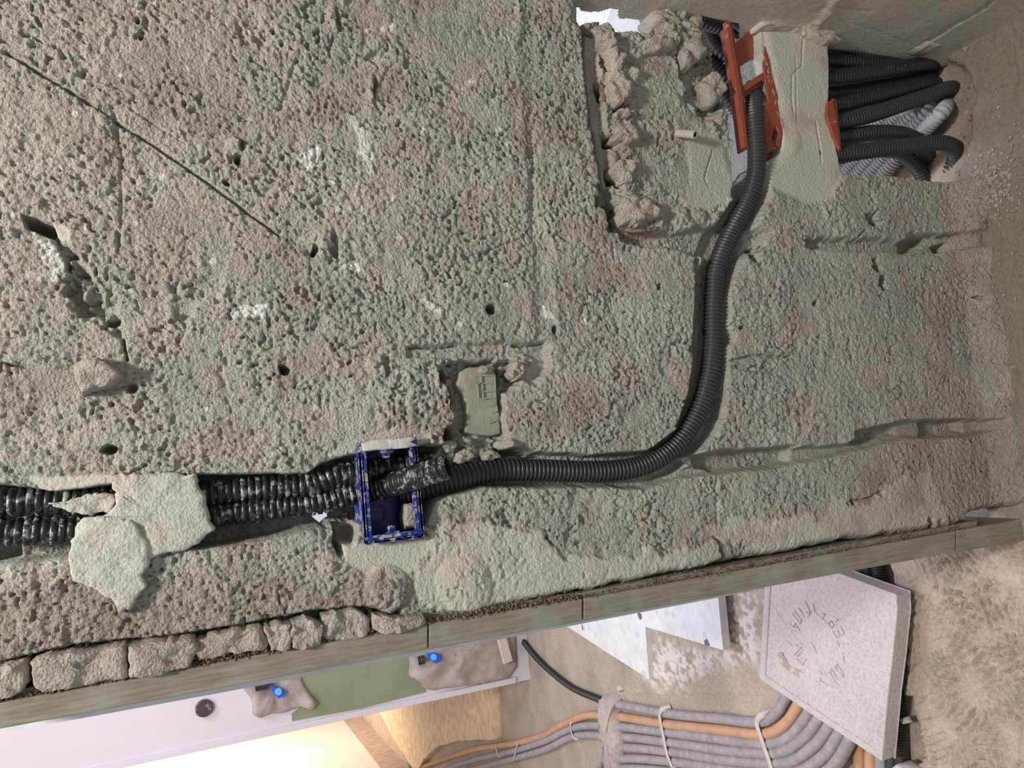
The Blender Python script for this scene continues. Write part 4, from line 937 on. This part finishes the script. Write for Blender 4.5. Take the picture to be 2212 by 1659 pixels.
def disk(cx, cy, r, y0, y1, n=28):
    c = wp(cx, cy, y0); m = MB()
    A = [np.array((c[0] + r * math.cos(t), y0, c[2] + r * math.sin(t))) for t in np.linspace(0, 2 * math.pi, n, endpoint=False)]
    m.prism(A, [a + np.array((0, y1 - y0, 0)) for a in A]); return m
kb = disk(441, 1531, 0.028, YF - 0.014, YF + 0.01).build('round_cover', plain('dark_knob', (0.06, 0.045, 0.045), 0.35, 0.5, (0.30, 0.25, 0.25), 30, 0.55, 0.65), None, 0.003)
tag(kb, 'dark round cover on the white wall above the green board', 'cover')
for i, (cx, cy, st, lab) in enumerate(((602, 1495, [(552, 1483), (582, 1478)], 'blue socket ring with light centre in the wall patch nearer the round cover'), (938, 1420, [(903, 1428), (918, 1424)], 'blue socket ring in the wall patch near the floor'))):
    e = empty('socket_ring', tuple(wp(cx, cy, YF - 0.03)), lab, 'socket')
    poly = [(cx - 24, cy - 20), (cx - 6, cy - 12), (cx + 10, cy - 8), (cx + 14, cy + 4), (cx, cy + 12), (cx - 10, cy + 4)]
    P = [wp(x, y, YF - 0.024) for x, y in poly]; m = MB(); m.prism([p - np.array((0, .014, 0)) for p in P], P); m.build('collar', BRIGHTBLUE, e, 0.002)
    disk(cx, cy, 0.012, YF - 0.045, YF - 0.03).build('cap', plain('pale_blue', (0.12, 0.5, 0.95), 0.3), e, 0.002)
    V, Q = tube([wp(*st[0], YF - 0.03), wp((st[0][0] + st[1][0]) / 2, (st[0][1] + st[1][1]) / 2, YF - 0.032), wp(*st[1], YF - 0.03)], 0.016, 0.006, 16)
    np_mesh('conduit_stub', V, Q, BLACKC, e)
# post of timber at the foot of the patch
m = MB(); P = [wp(x, y, YF - 0.03) for x, y in ((1070, 1370), (1088, 1366), (1104, 1425), (1086, 1433))]; m.prism([p - np.array((0, .02, 0)) for p in P], P)
o = m.build('wood_offcut', plain('pale_wood', (0.66, 0.52, 0.47), 0.8), None, 0.002); tag(o, 'pale short plank leaning at the foot of the patched wall', 'plank')
# the bright far wall with its skirting strip
a = fp(700, 1462, 0); b = fp(1010, 1800, 0)
dr = (b - a) / np.linalg.norm(b - a); a = a - dr * 1.2; b = b + dr * 0.6
nrm = np.array((-dr[1], dr[0], 0)); nrm = nrm if nrm[0] < 0 else -nrm
w3 = empty('wall_far', tuple(a)); w3['kind'] = 'structure'; tag(w3, 'brightly lit cream wall of the farthest room')
m = MB(); A = [a, b, b + np.array((0, 0, 2.7)), a + np.array((0, 0, 2.7))]; m.prism(A, [v + nrm * 0.1 for v in A]); m.build('wall_panel', CREAM, w3)
m = MB(); A = [a, b, b + np.array((0, 0, 0.0)), a]; h = 0.16
A = [a - nrm * 0.015, b - nrm * 0.015, b - nrm * 0.015 + np.array((0, 0, h)), a - nrm * 0.015 + np.array((0, 0, h))]; m.prism(A, [v + nrm * 0.02 for v in A]); m.build('skirting_strip', plain('raw_skirting', (0.60, 0.44, 0.36), 0.9, 0.2, scale=18, vary=0.2, grain=0.003), w3)

PALES = concrete('pale_stone', (0.50, 0.47, 0.45), 0.003)
# pale stones seen through the gap at the top of the wall
m = lumpmesh('limestone_piece', [(1325, 60), (1335, 12), (1390, -30), (1430, -40), (1428, 80), (1380, 90)], 0.25, 0.03, TERR, None, plane='floor', thick=0.25, n=50, rough=0.002, rag=2, seed=151)
tag(m, 'white mottled stone seen through the gap at the wall top', 'stone')
m = lumpmesh('limestone_piece', [(1225, 70), (1230, -60), (1345, -60), (1350, 70)], 0.10, 0.02, WHITEE, None, plane='floor', thick=0.10, n=40, rough=0.001, rag=1, seed=152, prof=[(1, -1), (1, 0), (1, 1), (0.9, 1), (0.5, 1)])
tag(m, 'bright white slab behind the gap beside the mottled stone', 'stone')
m = lumpmesh('limestone_piece', [(1535, 50), (1690, 60), (1700, 260), (1640, 420), (1560, 380), (1540, 200)], 0.06, 0.03, PALES, None, plane='floor', thick=0.05, n=60, rough=0.004, rag=3, seed=153)
tag(m, 'pale rough stone behind the red box', 'stone')

# ================================================================ red plastic box in the upper opening
rb = empty('junction_box', tuple(wp(1640, 200, 0.02)), 'red plastic junction box set in the wall opening beside the plaster band', 'junction box')
def rp(name, poly, y0, y1, bevel=0.0006):
    return wall_prism(poly, y0, y1).build(name, RED, rb, bevel)
rp('side_rail', [(1568, 46), (1577, 46), (1600, 180), (1617, 318), (1608, 318), (1590, 180)], 0.002, 0.010)
rp('rail_flange', [(1578, 50), (1583, 56), (1606, 190), (1622, 318), (1617, 318), (1600, 180)], 0.006, 0.030)
rp('end_plate', [(1585, 95), (1640, 50), (1650, 60), (1650, 110), (1592, 148)], 0.020, 0.026)
rp('strut', [(1604, 186), (1663, 146), (1668, 158), (1608, 198)], 0.006, 0.012)
rp('strut_web', [(1606, 198), (1668, 157), (1672, 166), (1612, 208)], 0.014, 0.040)
rp('front_flange', [(1652, 98), (1664, 130), (1668, 160), (1684, 205), (1680, 220), (1690, 285), (1684, 318), (1676, 310), (1684, 285), (1674, 268), (1667, 300), (1678, 320), (1660, 330), (1644, 240), (1660, 215), (1655, 180), (1650, 140)], 0.004, 0.008)
rp('inner_plate', [(1622, 330), (1640, 270), (1660, 215), (1672, 300), (1690, 330), (1650, 350)], 0.022, 0.028)
rp('front_flange', [(1788, 222), (1800, 212), (1806, 250), (1814, 300), (1814, 322), (1800, 290), (1786, 250)], -0.003, 0.002)
rp('side_wall', [(1801, 212), (1807, 215), (1815, 290), (1818, 325), (1813, 325)], 0.0, 0.05)
# rusty iron edge in the channel
def ironbar(pts, R, label):
    P = spline([wp(*p) for p in pts], 0.004); V = []; n = 12
    for i, p in enumerate(P):
        t = P[min(i + 1, len(P) - 1)] - P[max(i - 1, 0)]; t /= np.linalg.norm(t); u = np.cross(t, (0, 1, 0)); v = np.cross(t, u)
        for a_ in range(n):
            r = R * (1 + 0.25 * math.sin(i * 1.9 + a_ * 1.3)) ; V.append(p + u * r * math.cos(2 * math.pi * a_ / n) + v * r * 0.7 * math.sin(2 * math.pi * a_ / n))
    Fc = [(r * n + k, r * n + (k + 1) % n, (r + 1) * n + (k + 1) % n, (r + 1) * n + k) for r in range(len(P) - 1) for k in range(n)]
    o = mesh('rebar', V, Fc, IRON); return tag(o, label, 'rebar', 'rusty bars in the wall')
ironbar([(1286, 50, 0.016), (1296, 130, 0.014), (1302, 220, 0.014), (1308, 300, 0.015)], 0.0045, 'rusty iron bar caked with mortar in the upright channel')
ironbar([(1345, 496, 0.004), (1385, 498, 0.0), (1422, 494, 0.004)], 0.0028, 'short rusty bar end under the broken lumps')
# grey wall plug
pg = empty('wall_plug', tuple(wp(1480, 288, 0)), 'grey hollow wall plug sticking out beside the smooth plaster', 'wall plug')
A0 = np.array(wp(1462, 288, 0.004)); B0 = np.array(wp(1502, 291, -0.020))
def cyl(A, B, R, n=18, bore=None):
    t = (B - A) / np.linalg.norm(B - A); u = np.cross(t, (0, 0.3, 1)); u /= np.linalg.norm(u); v = np.cross(t, u); rs_ = [(A, R), (A + (B - A) * .8, R), (A + (B - A) * .83, R * 1.06), (B, R * 1.06), (B, R * .6), (B - (B - A) * .4, R * .55)]
    V = [c + r * (u * math.cos(2 * math.pi * k / n) + v * math.sin(2 * math.pi * k / n)) for c, r in rs_ for k in range(n)]
    Fc = [(r * n + k, r * n + (k + 1) % n, (r + 1) * n + (k + 1) % n, (r + 1) * n + k) for r in range(len(rs_) - 1) for k in range(n)]
    return V, Fc + [tuple(range(len(rs_) * n - n, len(rs_) * n))]
V, Fc = cyl(A0, B0, 0.0052); mesh('sleeve', V, Fc, PLUG, pg)
V, Fc = cyl(B0 - (B0 - A0) * 0.35, B0 - (B0 - A0) * 0.02, 0.0030); mesh('bore', V, Fc, DARK, pg)

# ================================================================ blue switch box
sb = empty('switch_box', tuple(wp(842, 1062, -0.01)), 'dust-caked blue plastic flush box open at the front', 'switch box')
TL, TRc, BR, BL = map(np.array, ((772.0, 956.0), (899.0, 944.0), (917.0, 1162.0), (787.0, 1178.0)))
def bq(u, v, y):
    p = TL * (1 - u) * (1 - v) + TRc * u * (1 - v) + BR * u * v + BL * (1 - u) * v
    q = wp(p[0], p[1], -0.012); return np.array((q[0], y, q[2]))
def qb(name, u0, u1, v0, v1, y0, y1, mat, parent=sb, bevel=0.0006):
    m = MB(); A = [bq(u0, v0, y0), bq(u1, v0, y0), bq(u1, v1, y0), bq(u0, v1, y0)]
    m.prism(A, [np.array((a[0], y1, a[2])) for a in A]); return m.build(name, mat, parent, bevel)
YB = -0.012
def rim(name, u0, v0, u1, v1, w, y0, y1, mat, r=0.06):
    m = MB(); wu, wv = w / 127.0, w / 218.0; N = 6
    def loop(u0, v0, u1, v1, r):
        L = []
        for (cu, cv, s) in ((u1 - r, v0 + r * .58, -90), (u1 - r, v1 - r * .58, 0), (u0 + r, v1 - r * .58, 90), (u0 + r, v0 + r * .58, 180)):
            for k in range(N):
                a_ = math.radians(s + 90 * k / (N - 1)); L.append((cu + r * math.cos(a_), cv + r * .58 * math.sin(a_)))
        return L
    O = loop(u0, v0, u1, v1, r); I = loop(u0 + wu, v0 + wv, u1 - wu, v1 - wv, r * 0.4); n = len(O)
    V = [bq(*p, y0) for p in O] + [bq(*p, y0) for p in I] + [bq(*p, y1) for p in O] + [bq(*p, y1) for p in I]
    Fc = []
    for i in range(n):
        j = (i + 1) % n
        Fc += [(i, j, n + j, n + i), (2 * n + i, 3 * n + i, 3 * n + j, 2 * n + j), (i, 2 * n + i, 2 * n + j, j), (n + i, n + j, 3 * n + j, 3 * n + i)]
    return mesh(name, V, Fc, mat, sb, smooth=False)
rim('front_rim', 0.0, 0.0, 1.0, 1.0, 8, YB, YB + 0.0025, BLUE)
rim('outer_shell', 0.01, 0.01, 0.99, 0.99, 4, YB, 0.036, BLUE)
rim('inner_lip', 0.09, 0.06, 0.91, 0.94, 5, YB - 0.0012, YB + 0.006, BLUE, 0.02)
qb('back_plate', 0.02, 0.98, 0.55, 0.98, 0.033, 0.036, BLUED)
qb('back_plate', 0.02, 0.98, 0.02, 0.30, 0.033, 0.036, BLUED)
qb('rim_bar', 0.0, 1.0, 0.0, 0.10, YB - 0.001, YB + 0.004, BLUE, bevel=0.001)
o = lumpmesh('dust_crust', [(773, 958), (800, 952), (850, 949), (888, 945), (893, 950), (880, 956), (898, 964), (870, 969), (830, 972), (778, 976)], YB - 0.0005, 0.0022, BLUEDUST, sb, thick=0.002, n=90, rough=0.001, rag=2.0, seed=171)
qb('rim_bar', 0.02, 0.98, 0.925, 0.955, YB - 0.0015, YB + 0.004, BLUE)
o = lumpmesh('mortar_inside', [(878, 1090), (898, 1085), (906, 1140), (878, 1146), (872, 1120)], 0.01, 0.010, CHUNK, sb, thick=0.02, n=40, rough=0.001, rag=3, seed=161)
for v0, v1 in ((0.10, 0.18), (0.84, 0.93)):
    t = qb('screw_tab', 0.42, 0.54, v0, v1, YB + 0.001, YB + 0.007, BLUE, bevel=0.0012)
    qb('tab_shoulder', 0.37, 0.60, (v0 if v0 < .5 else v1 - 0.03), (v0 + 0.03 if v0 < .5 else v1), YB, YB + 0.003, BLUE)
    c = bq(0.48, (v0 + v1) / 2, YB + 0.0005); m = MB()
    A = [c + np.array((0.0019 * math.cos(q), 0, 0.0019 * math.sin(q))) for q in np.linspace(0, 2 * math.pi, 14, endpoint=False)]
    m.prism(A, [a_ + np.array((0, .002, 0)) for a_ in A]); m.build('screw_hole', DARK, t)
for u, v in ((0.10, 0.10), (0.10, 0.28), (0.10, 0.50), (0.10, 0.72), (0.92, 0.30), (0.92, 0.62), (0.30, 0.955), (0.62, 0.955), (0.80, 0.955), (0.12, 0.955)):
    qb('clip_nub', u - 0.035, u + 0.035, v - 0.012, v + 0.012, YB - 0.0024, YB + 0.002, BLUE)
for r in (0.011, 0.0085):
    c = bq(0.38, 0.74, 0.032); m = MB(); n = 24
    V = []; Fc = []
    for k in range(n):
        t = 2 * math.pi * k / n
        for rr, yy in ((r, 0.033), (r, 0.0318), (r - 0.0007, 0.0318), (r - 0.0007, 0.033)): V.append((c[0] + rr * math.cos(t), yy, c[2] + rr * math.sin(t)))
    for k in range(n):
        a_, b_ = k * 4, ((k + 1) % n) * 4
        for q in range(3): Fc.append((a_ + q, b_ + q, b_ + q + 1, a_ + q + 1))
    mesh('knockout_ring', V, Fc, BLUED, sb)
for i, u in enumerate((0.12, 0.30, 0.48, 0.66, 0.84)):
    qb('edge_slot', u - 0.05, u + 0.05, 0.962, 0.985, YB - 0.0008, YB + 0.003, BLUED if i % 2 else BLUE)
